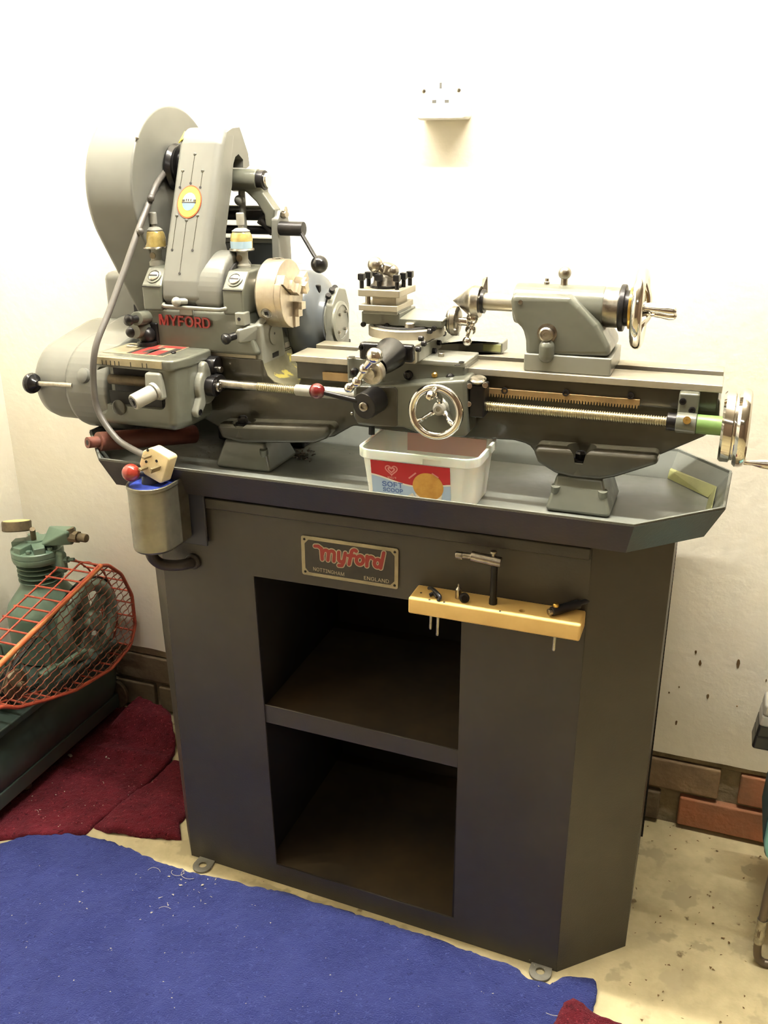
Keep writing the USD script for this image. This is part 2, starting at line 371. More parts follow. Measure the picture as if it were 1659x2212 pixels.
for px, py, w, h in ((1503, 1408, 6, 10), (1512, 1432, 8, 16), (1595, 1432, 8, 26), (1529, 1504, 8, 14), (1461, 1561, 6, 13), (1467, 1484, 4, 5), (1445, 1496, 4, 5), (1592, 1525, 4, 4), (1655, 1470, 3, 10), (1225, 0, 0, 0))[:-1]:
    p = at(px, py, y=WY); s = 0.00073
    chips.append(prism(rp([(p[0]+w*s/2*math.cos(a)*(0.7+0.5*rng.random()), p[2]+h*s/2*math.sin(a)*(0.8+0.4*rng.random())) for a in np.arange(9)*2*PI/9], 0.0003), 'y', WY-0.0012, WY+0.004, 0.0006))
part('paint_chip', chips, 'chip_brown', wall, 'bare brown chips in the plaster', kind='stuff')
struct('wall_left', box(XL-0.05, XL, YF, WY+0.03, 0, ZC, 0), 'plaster_clean')
struct('wall_right', box(XR, XR+0.05, YF, WY+0.03, 0, ZC, 0), 'garage_brick')
struct('wall_front', box(XL-0.05, XR+0.05, YF-0.05, YF, 0, ZC, 0), 'garage_brick')
struct('ceiling', box(XL-0.05, XR+0.05, YF-0.05, WY+0.05, ZC, ZC+0.05, 0), 'ceiling_white')
struct('floor', box(XL-0.05, XR+0.05, YF-0.05, WY+0.05, -0.05, 0, 0), 'floor_paint')
for (tx, ty, L, m, lab) in ((TUBE_X, TUBE_Y, TUBE_L, 'tube_light', 'white fluorescent batten on the ceiling above the lathe'), (TUBE_X+0.5, -2.1, 1.2, 'tube_light_far', 'white fluorescent batten on the ceiling far in front of the lathe')):
    t = thing('ceiling_light', lab, 'lamp', (tx, ty, ZC))
    part('batten', box(tx-L/2-0.02, tx+L/2+0.02, ty-0.025, ty+0.025, ZC-0.045, ZC-0.0005, 0.004), 'white_plastic', t)
    for s in (-1, 1): part('lamp_holder', box(tx+s*(L/2+0.008)-0.008, tx+s*(L/2+0.008)+0.008, ty-0.014, ty+0.014, TUBE_Z-0.018, ZC-0.04, 0.003), 'white_plastic', t)
    part('tube', cyl((tx-L/2, ty, TUBE_Z), (tx+L/2, ty, TUBE_Z), 0.013, 12), m, t)

# ------------------------------------------------------------------ socket on the wall
sx, sz = 0.3745, 1.390
zb_ = at(975, 257, y=WY-0.042)[2]
so = thing('wall_socket', 'white single three-pin electrical socket in a surface box, high on the white wall', 'socket', (sx, WY, sz))
part('back_box', prism(rp(sbox(sx-0.043, zb_, sx+0.043, sz+0.045), 0.006), 'y', WY-0.026, WY-0.0005, 0.002), 'white_plastic', so)
part('face_plate', prism(rp(sbox(sx-0.0435, zb_-0.0008, sx+0.0435, sz+0.0455), 0.007), 'y', WY-0.036, WY-0.026, 0.004), 'white_plastic', so)
yf = WY-0.0362
for nm, (cx, cz), w, h in (('earth_slot', (0.3735, sz+0.008), 0.004, 0.009), ('pin_slot', (0.3624, sz-0.016), 0.007, 0.0045), ('pin_slot', (0.3846, sz-0.016), 0.007, 0.0045)):
    part(nm, box(cx-w/2, cx+w/2, yf, yf+0.003, cz-h/2, cz+h/2, 0), 'slot_dark', so)
part('rocker_switch', hull([(sx+a, yf+b, sz+0.006+c) for a in (0.012, 0.024) for b, c in ((0, -0.01), (-0.0035, 0.012), (0.004, -0.01), (0.004, 0.012))]), 'white_plastic', so, smooth=False)
for d in (-1, 1): part('screw', rev([(0.0032, 0), (0.0032, 0.001), (0.0022, 0.0016)], (sx+d*0.0302, yf+0.0006, sz+0.0005), (0, -1, 0), 14), 'steel', so)

# ------------------------------------------------------------------ the cabinet stand
ZT = 0.782
st = thing('machine_stand', 'dark grey sheet-metal cabinet stand with an open shelf bay and wide drip tray', 'stand', (0.36, 0.17, 0))
xl = lambda z: -0.0037 + 0.0037*z/ZT
xr = lambda z: 0.7256 - 0.0016*z/ZT
front = [(xl(0), 0), (xr(0), 0), (xr(ZT), ZT), (xl(ZT), ZT)]
hole = [onfront(597, 1867), onfront(980, 1985), onfront(997, 1314), onfront(548, 1245)]
zl0 = min(hole[0][1], hole[1][1])
part('front_panel', prism(Polygon(front, [hole]), 'y', 0.0, 0.004, 0.001), 'stand_paint', st)
def loft(rings, close=True):
    V = np.vstack(rings); n = len(rings[0]); F = []; i = np.arange(n); j = (i+1) % n
    for k in range(len(rings)-1): F += [np.stack([k*n+i, k*n+j, (k+1)*n+j], 1), np.stack([k*n+i, (k+1)*n+j, (k+1)*n+i], 1)]
    for k, fl in ((0, True), (len(rings)-1, False)):
        t = np.asarray(manifold3d.triangulate([rings[k][:, :2]]), int) + k*n; F.append(t[:, ::-1] if fl else t)
    return tm(V, np.vstack(F))
def sheet(a, b, z0=0.0, z1=ZT, th=0.003):
    """A vertical sheet between plan points a and b (each (x at the floor, x at the top, y))."""
    n = np.array([b[2]-a[2], a[0]-b[0]]); n = n/np.linalg.norm(n)*th
    R = []
    for t in np.linspace(0, 1, 15):
        p, q = [np.array([e[0]*(1-t)+e[1]*t, e[2]]) for e in (a, b)]
        R.append(np.c_[np.array([p, q, q+n, p+n]), np.full(4, z0+(z1-z0)*t)])
    return loft(R)
R0, R1, R2 = (xr(0), xr(ZT), 0.0), (0.8285, 0.8325, 0.0625), (0.825, 0.829, 0.36)
L0, L1, L2 = (xl(0), xl(ZT), 0.0), (-0.052, -0.066, 0.0625), (-0.052, -0.066, 0.36)
part('corner_panel', sheet(R1, R0), 'stand_paint', st); part('corner_panel', sheet(L0, L1), 'stand_paint', st)
part('side_panel', sheet(R2, R1), 'stand_paint', st, smooth=False); part('side_panel', sheet(L1, L2), 'stand_paint', st, smooth=False)
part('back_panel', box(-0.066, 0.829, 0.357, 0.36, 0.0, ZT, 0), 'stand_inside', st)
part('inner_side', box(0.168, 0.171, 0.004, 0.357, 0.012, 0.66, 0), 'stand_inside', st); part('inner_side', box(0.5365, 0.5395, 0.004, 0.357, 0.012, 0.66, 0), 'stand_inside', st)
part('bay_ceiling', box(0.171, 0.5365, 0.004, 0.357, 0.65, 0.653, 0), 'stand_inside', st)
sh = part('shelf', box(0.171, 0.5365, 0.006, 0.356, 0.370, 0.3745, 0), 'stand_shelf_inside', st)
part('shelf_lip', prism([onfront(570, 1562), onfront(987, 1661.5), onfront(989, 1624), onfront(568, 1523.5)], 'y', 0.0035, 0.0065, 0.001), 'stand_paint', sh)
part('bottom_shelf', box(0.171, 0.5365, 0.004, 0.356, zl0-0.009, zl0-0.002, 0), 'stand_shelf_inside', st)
part('top_band', box(0.030, xr(ZT)-0.001, -0.007, 0.0, 0.752, 0.7705, 0.0025), 'stand_paint', st)
for (px, py) in ((440, 1866), (1168, 2095)):
    p = at(px, py, z=0.004)
    lug = Polygon([(p[0]+0.019*math.cos(a), p[1]-0.004+0.019*math.sin(a)) for a in np.linspace(PI, 2*PI, 14)] + [(p[0]+0.017, p[1]+0.020), (p[0]-0.017, p[1]+0.020)])
    part('floor_lug', prism(lug.difference(circle(p[0], p[1]-0.003, 0.0075, 16)), 'z', 0.0009, 0.005, 0.0008), 'lug_metal', st, 'pale steel fixing lug with a bolt hole')
# the tray: floor, sloping rim, turned lip
TR = np.array([(-0.073, -0.044), (0.781, -0.050), (0.893, 0.058), (0.899, 0.226), (0.815, 0.318), (-0.10, 0.318), (-0.192, 0.235), (-0.190, 0.088)])
TB = ring_offset(TR, 0.024); zr, zf = 0.832, 0.7865
z_ = lambda r, z: np.c_[r, np.full(len(r), z)]
tray = part('drip_tray', loft([z_(TB, ZT), z_(TR, zr-0.003), z_(ring_offset(TR, -0.0005), zr), z_(ring_offset(TR, 0.003), zr), z_(ring_offset(TR, 0.0035), zr-0.004), z_(ring_offset(TB, 0.004), zf)]), 'tray_paint', st, smooth=False)
part('tray_apron', loft([z_(ring_offset(TB, -0.0012), ZT-0.002), z_(ring_offset(TR, -0.0014), zr-0.003), z_(ring_offset(TR, -0.0002), zr-0.003), z_(TB, ZT-0.001)]), 'tray_outside', tray, smooth=False)
ib, it = ring_offset(TB, 0.0046), ring_offset(TR, 0.0042)
q = lambda k, f, s: np.r_[ib[k]*(1-f)+it[k]*f, zf+0.0007+(zr-zf)*f] if s else None
part('oil_film', hull([q(2, 0.02, 1), q(3, 0.02, 1), q(3, 0.42, 1), q(2, 0.42, 1), q(2, 0.02, 1)-[0.001, 0, 0], q(3, 0.4, 1)-[0.001, 0, 0]]), 'oil_stain', tray, 'yellow oil film on the right rim of the tray', smooth=False)
part('oil_film', hull([q(3, 0.02, 1), q(4, 0.02, 1), q(4, 0.36, 1), q(3, 0.42, 1), q(3, 0.02, 1)-[0.001, 0.001, 0], q(4, 0.3, 1)-[0.001, 0.001, 0]]), 'oil_stain', tray, 'yellow oil film on the rear corner of the tray rim', smooth=False)
# name plate
npx0, npx1, npz0, npz1 = 0.2662, 0.4320, 0.658, 0.7265
plate = part('name_plate', prism(rp(sbox(npx0, npz0, npx1, npz1), 0.004), 'y', -0.0022, -0.0002, 0.0006), 'plate_silver', st, 'silver rimmed black maker plate with red lettering')
ch = 0.008
inner = [(npx0+ch+0.005, npz0+0.006), (npx1-ch-0.005, npz0+0.006), (npx1-0.0065, npz0+ch+0.005), (npx1-0.0065, npz1-ch-0.005), (npx1-ch-0.005, npz1-0.006), (npx0+ch+0.005, npz1-0.006), (npx0+0.0065, npz1-ch-0.005), (npx0+0.0065, npz0+ch+0.005)]
part('plate_field', prism(inner, 'y', -0.0027, -0.002, 0.0002), 'plate_black', plate)
for x in (npx0+0.006, npx1-0.006):
    for z in (npz0+0.006, npz1-0.006): part('rivet', rev([(0.0022, 0), (0.0018, 0.0008)], (x, -0.0022, z), (0, -1, 0), 10), 'black_steel', plate)
def arc(cx, cy, r, a0, a1, n=12, ry=None): return [(cx+r*math.cos(math.radians(a)), cy+(ry or r)*math.sin(math.radians(a))) for a in np.linspace(a0, a1, n)]
# heavy brush script, drawn in strokes: x-height 1
GLY = {'m': (1.75, [[(-0.62, 1.28), (-0.3, 1.32), (0.08, 1.1), (0.25, 0)], [(0.22, 0.5)] + arc(0.55, 0.72, 0.3, 160, 0) + [(0.85, 0)], [(0.85, 0.5)] + arc(1.17, 0.72, 0.3, 160, 0) + [(1.48, 0)]]),
       'y': (1.12, [[(0.15, 1.0), (0.2, 0.35)] + arc(0.48, 0.32, 0.28, 180, 350), [(0.82, 1.0), (0.76, 0.1), (0.6, -0.34), (0.28, -0.38)]]),
       'f': (0.78, [[(0.2, -0.1), (0.33, 1.15)] + arc(0.6, 1.2, 0.26, 180, 40), [(0.02, 0.8), (0.68, 0.86)]]),
       'o': (1.02, [arc(0.48, 0.5, 0.36, 0, 360, 22, 0.44)]),
       'r': (0.85, [[(0.15, 1.0), (0.22, 0)], [(0.2, 0.45)] + arc(0.55, 0.68, 0.3, 150, 35)]),
       'd': (1.1, [arc(0.42, 0.45, 0.32, 0, 360, 22, 0.4), [(0.92, 1.6), (0.78, 0.0)]])}
def script(word, xh, w):
    x, g = 0.0, []
    for c in word:
        adv, st_ = GLY[c]
        for s_ in st_: g.append(LineString([((x+a)*xh, b*xh) for a, b in s_]).buffer(w/2, quad_segs=4))
        x += adv
    return unary_union(g), x*xh
g_, wd = script('myford', 0.0165, 0.0056)
g_ = affinity.scale(g_, 0.122/(g_.bounds[2]-g_.bounds[0]), 1.0, origin=(0, 0)); b_ = g_.bounds
g_ = affinity.translate(affinity.skew(g_, 6, 0, origin=(0, 0)), npx0+0.020-b_[0], 0.6905)
for nm, gg, y0, m in (('letter_outline', g_.buffer(0.0017), -0.0031, 'letter_silver'), ('lettering', g_, -0.0036, 'letter_red')):
    part(nm, cat([prism(p, 'y', y0, y0+0.0008) for p in (gg.geoms if hasattr(gg, 'geoms') else [gg])]), m, plate, smooth=False)
part('lettering', text('NOTTINGHAM', 0.0062, (npx0+0.020, -0.0026, 0.6685), (1, 0, -0.03), (0, 0, 1), 0.0005, width=0.054), 'letter_silver', plate, 'small silver word Nottingham', smooth=False)
part('lettering', text('ENGLAND', 0.0062, (npx1-0.058, -0.0026, 0.6665), (1, 0, 0), (0, 0, 1), 0.0005, width=0.042), 'letter_silver', plate, 'small silver word England', smooth=False)
# ------------------------------------------------------------------ the lathe
YS, ZS = 0.170, 1.079          # spindle axis
YB, ZB = 0.111, 0.990          # front and top of the bed shears
la = thing('metal_lathe', 'grey bench metalworking lathe bolted in the drip tray of the cabinet stand', 'lathe', (0.36, YS, zf))
# raising blocks
rb = part('raising_block', frustum(0.640, 0.736, 0.076, 0.190, zf+0.0005, 0.650, 0.722, 0.088, 0.180, 0.842, 0.006), 'grey_paint', la)
for x in (0.652, 0.722): part('boss', rev([(0.007, 0), (0.0075, 0.01), (0.006, 0.03)], (x, 0.086, 0.826), (0, 0.25, -1), 14), 'grey_paint', rb)
lb = part('raising_block', frustum(0.060, 0.166, 0.096, 0.200, zf+0.0005, 0.072, 0.152, 0.108, 0.190, 0.836, 0.006), 'grey_paint', la)
part('boss', rev([(0.007, 0), (0.0075, 0.01), (0.006, 0.03)], (0.150, 0.106, 0.826), (0, 0.25, -1), 14), 'grey_paint', lb)
# bed casting
web = PY(0.122, [(440, 838), (560, 840), (640, 846), (652, 800), (1100, 832), (1556, 862), (1552, 925), (1520, 944), (1375, 1005), (1320, 1022), (1200, 1016), (1160, 990), (1146, 962), (1110, 952), (1000, 946), (850, 932), (762, 920), (720, 944), (655, 955), (500, 952), (474, 925), (440, 905)])
bed = part('bed', prism(rp(web, 0.006, 0.02), 'y', 0.122, 0.232, 0.004), 'bed_paint', la, 'dark grey bed casting with feet')
def foot(pts, top, bolt_px, y0=0.091, r=0.008):
    P = [at(*q, y=y0) for q in pts]; P += [p+[0, 0.035, 0] for p in P]
    m = hull(P, r, 2); c = at(*bolt_px, y=0.098)
    return diff(m, rev([(0.0, -0.001), (0.020, 0), (0.024, 0.05)], (c[0], 0.102, c[2]-0.003), (0, 0, 1), 24))
part('foot', foot([(1166, 974), (1410, 992), (1328, 1018), (1296, 1024), (1236, 1019), (1204, 1010), (1172, 990)], 0, (1254, 992)), 'bed_paint', bed)
part('foot', foot([(482, 922), (706, 930), (700, 938), (680, 946), (526, 946), (488, 936)], 0, (525, 916)), 'bed_paint', bed)
for px, py in ((1254, 990), (525, 912)):
    p = at(px, py, y=0.100); part('foot_bolt', cat([rev([(0.013, 0), (0.013, 0.003)], p-[0, 0, 0.004], (0, 0, 1), 20), rev([(0.0085, 0), (0.0085, 0.008), (0.006, 0.011)], p, (0, 0, 1), 6)]), 'black_steel', bed, smooth=25)
    part('bolt_boss', rev([(0.018, -0.022), (0.0165, -0.004), (0.014, -0.0035)], p, (0, 0, 1), 20), 'bed_paint', bed)
x0s, x1s = at(628, 770, y=YB)[0], at(1562, 833, y=YB)[0]
fs = part('front_shear', box(x0s, x1s, YB, 0.176, ZB-0.0105, ZB, 0.0012), 'ground_steel', bed, 'bright ground front bed way')
part('rear_shear', box(x0s+0.002, x1s-0.001, 0.206, 0.243, ZB-0.0105, ZB, 0.0012), 'ground_steel', bed, 'bright ground rear bed way')
part('bed_rail', cat([box(x0s+0.006, x1s-0.004, 0.119, 0.170, 0.95, ZB-0.011, 0.002), box(x0s+0.006, x1s-0.006, 0.212, 0.240, 0.95, ZB-0.011, 0.002)]), 'bed_paint', bed)
part('head_shear', box(-0.04, at(553, 775, y=YB)[0], YB, 0.176, ZB-0.011, ZB-0.001, 0.001), 'ground_steel', bed); part('head_shear', box(-0.04, 0.15, 0.206, 0.243, ZB-0.011, ZB-0.001, 0.001), 'ground_steel', bed)
part('head_rail', box(-0.04, 0.1525, 0.1135, 0.236, 0.93, ZB-0.011, 0.003), 'bed_paint', bed)
# saddle-shaped gap floor rising to the headstock end
gp = [(0.128, 0.925), (0.215, 0.925), (0.215, 0.938), (0.190, 0.9385), (0.172, 0.942), (0.160, 0.952), (0.154, 0.968), (0.152, 0.978), (0.128, 0.978)]
part('gap_body', prism([(x, z-0.0015) for x, z in gp], 'y', 0.116, 0.225, 0.0), 'bed_paint', bed)
part('gap_floor', prism(gp[2:8] + [(x-0.0012, z-0.0022) for x, z in gp[7:1:-1]], 'y', 0.1165, 0.225, 0.0), 'oily_casting', bed, 'curved gap floor with yellow oil')
# rack
rk = PY(0.1175, [(1046, 836), (1384, 857), (1384, 868), (1046, 846)])
rack = part('rack', box(rk[0][0], rk[1][0], 0.112, 0.119, rk[0][1]-0.0085, rk[0][1]+0.0005, 0.0006), 'rack_bronze', la, 'bronze coloured toothed rack strip')
xr0, xr1, zr_ = rk[0][0], rk[1][0], rk[0][1]-0.0085
part('rack_teeth', cat([prism([(x, zr_-0.0045), (x+0.0014, zr_-0.0045), (x+0.0022, zr_+0.0005), (x-0.0008, zr_+0.0005)], 'y', 0.112, 0.119) for x in np.arange(xr0+0.001, xr1-0.002, 0.0042)]), 'rack_bronze', rack, kind='stuff')
for px, py in ((1090, 844), (1222, 849), (1362, 855)):
    p = at(px, py, y=0.112); part('rack_screw', rev([(0.005, -0.002), (0.005, 0.001), (0.003, 0.001), (0.0028, -0.001)], p, (0, -1, 0), 14), 'black_steel', rack)
rk2 = at(706, 805, y=0.1175); part('rack_end', box(rk2[0]-0.006, 0.34, 0.113, 0.119, rk2[2]-0.012, rk2[2]+0.002, 0.0008), 'rack_bronze', rack)
# leadscrew
YL = 0.086
zl = at(1250, 894, y=YL)[2]
X = lambda px, y=YL, py=880: at(px, py, y=y)[0]
def thread(xa, xb, y, z, r, pitch, amp):
    n = int((xb-xa)/pitch); pr = []
    for k in range(n): pr += [(r-amp, k*pitch), (r, k*pitch+pitch*0.3), (r, k*pitch+pitch*0.6), (r-amp, k*pitch+pitch*0.9)]
    return rev(pr, (xa, y, z), (1, 0, 0), 18)
ls = part('leadscrew', thread(X(1046, py=880), X(1446, py=907), YL, zl, 0.0072, 0.0034, 0.0013), 'thread_steel', la, 'long bright threaded leadscrew')
part('leadscrew_thread', thread(X(556, py=838), X(642, py=845), YL, zl, 0.0072, 0.0034, 0.0013), 'thread_steel', ls)
part('leadscrew_shaft', cyl((0.055, YL, zl), (X(558, py=838), YL, zl), 0.0072, 20, 0.001), 'steel', ls)
part('leadscrew_sleeve', cyl((X(640, py=845), YL, zl), (0.335, YL, zl), 0.0092, 24, 0.001), 'grey_plastic', ls, 'grey sleeve over the leadscrew')
part('leadscrew_core', cyl((0.335, YL, zl), (X(1046, py=880), YL, zl), 0.0064, 16), 'steel', ls)
bx0, bx1 = X(1464, 0.095, 880), X(1509, 0.095, 880)
br = part('leadscrew_bracket', cat([box(bx0, bx1, 0.094, 0.123, zl-0.012, at(1486, 850, y=0.095)[2], 0.003), cyl((bx0, YL, zl), (bx1, YL, zl), 0.0145, 26, 0.002)]), 'grey_paint', la)
for px, py in ((1475, 867), (1495, 886)): part('bracket_screw', capscrew(at(px, py, y=0.094), (0, -1, 0), 0.0048, 0.0025), 'black_steel', br)
part('oil_nipple', rev([(0.0055, 0), (0.0055, 0.002), (0.002, 0.002), (0.002, 0.0008)], at(1484, 908, y=YL-0.0135), (0, -1, 0.3), 14), 'brass', br)
part('thrust_collar', cyl((bx0-0.012, YL, zl), (bx0+0.001, YL, zl), 0.0125, 24, 0.001), 'black_steel', ls)
gx1 = X(1562, py=916)
part('green_collar', cyl((bx1, YL, zl), (gx1, YL, zl), 0.0135, 28, 0.001), 'green_collar', ls, 'green painted collar')
# leadscrew handwheel at the right end: a drum, a rim and a crank handle
hx = gx1
hw = part('end_handwheel', rev([(0.014, -0.002), (0.046, -0.002), (0.049, 0.001), (0.049, 0.012), (0.046, 0.014), (0.046, 0.016), (0.051, 0.017), (0.0545, 0.021), (0.055, 0.026), (0.053, 0.031), (0.049, 0.0335), (0.044, 0.032), (0.040, 0.024), (0.016, 0.022), (0.014, 0.034), (0.0, 0.035)], (hx, YL, zl), (1, 0, 0), 48), 'chrome', la, 'polished round handwheel on the leadscrew end')
hp = np.array([hx+0.030, YL-0.012, zl-0.045])
part('crank_handle', rev([(0.003, 0), (0.004, 0.002), (0.0036, 0.014), (0.0062, 0.024), (0.0072, 0.036), (0.0058, 0.048), (0.0066, 0.056), (0.004, 0.062)], hp, (1, 0, 0), 18), 'chrome', hw)
# ---- headstock
FY = 0.104
zf0 = 0.987
wall_o = rp(PY(FY, [(310, 752), (318, 690), (330, 676), (344, 668), (352, 672), (486, 678), (500, 672), (512, 680), (530, 735), (548, 780), (545, 800), (312, 790)]), 0.003, 0.004)
hs = part('headstock', prism(rp([(-0.058, zf0-0.002), (-0.058, 1.055), (0.128, 1.055), (0.137, 1.020), (0.150, 0.992), (0.150, zf0-0.002)], 0.003), 'y', FY, 0.245, 0.006), 'grey_paint', la, 'grey headstock casting with raised red lettering')
for nm, (xa, xb) in (('left', (-0.060, -0.0225)), ('right', (0.092, 0.130))):
    zc = 1.092
    prof = rp([(FY-0.002, 1.05), (FY-0.002, zc), (FY+0.022, zc+0.026), (YS+0.035, zc+0.028), (YS+0.06, zc+0.012), (YS+0.065, 1.05)], 0.004)
    tw = part('bearing_housing', prism(prof, 'x', xa, xb, 0.004), 'grey_paint', hs)
    part('bearing_cap_joint', box(xa+0.001, xb-0.001, FY-0.0025, FY-0.001, zc-0.003, zc-0.0015, 0), 'dark_recess', hs)
    c = np.array([(xa+xb)/2, FY+0.010, zc+0.0135]); d = np.array([0, -0.026, 0.024])
    part('cap_nut_seat', rev([(0.0135, -0.004), (0.0135, 0.0012), (0.0105, 0.0016), (0.010, -0.001)], c, d, 26), 'grey_paint', hs)
    part('cap_nut', rev([(0.009, -0.001), (0.009, 0.0022), (0.0075, 0.003)], c, d, 24), 'steel', hs)
    part('nut_slot', placed(box(-0.0075, 0.0075, -0.0012, 0.0012, 0, 0.0008, 0), c+d/np.linalg.norm(d)*0.0027, (1, 0, 0), (0, 0.024, 0.026)), 'dark_recess', hs)
endf = [(0.116, 0.962), (0.190, 0.955), (0.200, 0.978), (0.196, 1.0), (0.190, 1.032), (0.112, 1.036)]
hend = part('headstock_end', prism(rp(endf, 0.004), 'x', 0.130, 0.1535, 0.003), 'grey_paint_light', hs, 'pale machined end of the headstock')
part('end_boss', rev([(0.017, -0.002), (0.017, 0.0012), (0.0165, 0.0016)], (0.1535, 0.158, 1.012), (1, 0, 0), 28), 'grey_paint_light', hs)
part('end_boss_hole', rev([(0.002, 0), (0.002, 0.0003)], (0.1552, 0.158, 1.014), (1, 0, 0), 12), 'dark_recess', hs)
part('gib_slot', box(0.1532, 0.1542, 0.150, 0.172, 0.974, 0.982, 0), 'dark_recess', hs)
# front pad between the towers: slot, letters
o = at(346, 705, y=FY-0.0005)
w_ = at(455, 705, y=FY)[0]-o[0]
part('lettering', text('MYFORD', 0.0165, (o[0], FY-0.0022, 1.0285), (1, 0, -0.012), (0, 0, 1), 0.0028, True, width=w_), 'letter_red', hs, 'raised red maker lettering', smooth=False)
p0, p1 = at(351, 664, y=FY-0.006), at(488, 664, y=FY-0.006)
rail = part('guard_lip', tube([(p0[0]-0.002, FY+0.004, 1.062), (p0[0], FY-0.003, 1.060), (p0[0]+0.006, FY-0.006, 1.0595), (p1[0]-0.012, FY-0.006, 1.0585), (p1[0]-0.004, FY-0.003, 1.060), (p1[0]-0.001, FY+0.006, 1.063)], 0.0035, 10), 'grey_paint_light', hs)
k = at(381, 652, y=FY-0.014)
part('latch_knob', cat([sph(k, 0.0078), cyl(k+[0.002, 0.004, 0], k+[0.010, 0.016, -0.001], 0.0052, 16, 0.001), box(k[0]-0.003, k[0]+0.022, FY-0.003, FY+0.004, 1.046, 1.058, 0.001)]), 'grey_plastic', hs)
# tumbler and clamp levers
def ballend(p0, p1, r0, r1, n=20):
    p0, p1 = np.asarray(p0), np.asarray(p1); L = np.linalg.norm(p1-p0)
    return rev([(r0, 0), (r0, L*0.45), (r1*0.8, L*0.5), (r1, L*0.7), (r1*0.92, L*0.86), (r1*0.5, L*0.98), (0, L)], p0, p1-p0, n)
t0, t1 = at(318, 684, y=0.085), at(271, 693, y=0.035)
tl = part('tumbler_lever', cyl(at(322, 684, y=0.115), (t0+t1)/2, 0.0115, 22, 0.002), 'grey_paint', la)
part('lever_knob', ballend((t0+t1)/2, t1, 0.006, 0.0095), 'black_plastic', tl)
c0 = at(300, 712, y=0.085); part('lever_pivot', cat([sph(c0, 0.013, 3, (1.3, 1, 0.9)) if False else rev([(0.014, 0), (0.014, 0.03), (0.012, 0.034)], c0+[0, 0.02, 0], (0, -1, 0), 22)]), 'grey_paint', tl)
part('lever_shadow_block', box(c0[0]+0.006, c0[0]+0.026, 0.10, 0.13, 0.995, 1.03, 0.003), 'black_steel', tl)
e0, e1, e2 = at(555, 712, y=0.12), at(517, 722, y=0.090), at(480, 735, y=0.062)
cl = part('clamp_lever', cat([hull([e0+[0.004, 0, 0.006], e0+[0.004, 0.01, -0.014], e0+[-0.010, 0, -0.014], e1+[0, 0, 0.004], e1+[0, 0, -0.010], e1+[-0.004, 0.006, -0.003]], 0.005), hull([e0+[0.0, 0, 0.004], at(568, 690, y=0.13)], 0.006)]), 'grey_paint_light', la, 'pale clamp lever with black knob')
part('lever_knob', ballend(e1*0.75+e2*0.25, e2, 0.006, 0.0092), 'black_plastic', cl)
p = at(524, 687, y=FY); part('lubricator_block', box(p[0]-0.008, p[0]+0.009, FY-0.012, FY+0.01, p[2]-0.011, p[2]+0.010, 0.002), 'grey_paint_light', hs)
part('lubricator_hole', rev([(0.003, 0), (0.003, 0.0003)], (p[0], FY-0.0122, p[2]), (0, -1, 0), 14), 'dark_recess', hs)
part('spindle_nose', cyl((0.128, YS, ZS), (0.150, YS, ZS), 0.030, 32, 0.002), 'steel', hs)
part('thrust_ring', cyl((0.126, YS, ZS-0.035), (0.150, YS-0.02, ZS-0.045), 0.012, 18, 0.002), 'grey_paint_light', hs)
# ---- chuck with stepped jaws
CX0, CX1, CR = 0.142, 0.1905, 0.0555
slots = [circle(0, 0, CR, 64)]
face = slots[0]
dirs = [math.radians(a) for a in (-92, 28, 148)]
for a in dirs:
    s_ = affinity.translate(affinity.rotate(sbox(0.004, -0.0085, CR+0.01, 0.0085), math.degrees(a), origin=(0, 0)), 0, 0)
    face = face.difference(s_)
face = poly(face.difference(circle(0, 0, 0.011, 24)))
# in the plane normal to x: u = y, v = z
ck = part('chuck', cat([rev([(0.050, 0), (CR-0.003, 0.0005), (CR, 0.004), (CR, 0.036), (CR-0.0006, 0.037)], (CX0, YS, ZS), (1, 0, 0), 64), prism(affinity.translate(face, YS, ZS), 'x', CX0+0.037, CX1, 0.0, b1=0.0012)]), 'chuck_steel', la, 'bright three-jaw chuck')
for a in dirs:
    e = np.array([0, math.cos(a), math.sin(a)]); q_ = np.array([0, -math.sin(a), math.cos(a)])
    def step(r0, r1, x1, w=0.0078):
        return hull([np.array([0, YS, ZS]) + e*r + q_*s + [x, 0, 0] for r in (r0, r1) for s in (-w, w) for x in (CX0+0.036, x1)])
    jaw = part('jaw', cat([step(0.012, 0.053, CX1+0.003), step(0.012, 0.036, CX1+0.009), step(0.012, 0.024, CX1+0.015)]), 'chuck_steel', ck, smooth=False)
for a in (math.radians(208), math.radians(328), math.radians(88)):
    c = np.array([CX0+0.019, YS, ZS]) + np.array([0, math.cos(a), math.sin(a)])*CR
    part('key_socket', rev([(0.0095, -0.003), (0.0095, 0.0006), (0.0086, 0.001), (0.0078, 0.0004)], c, c-[CX0+0.019, YS, ZS], 26), 'steel', ck)
    part('key_hole', rev([(0.0042, 0), (0.0042, 0.0012)], c, c-[CX0+0.019, YS, ZS], 4, PI/4), 'dark_recess', ck, smooth=False)
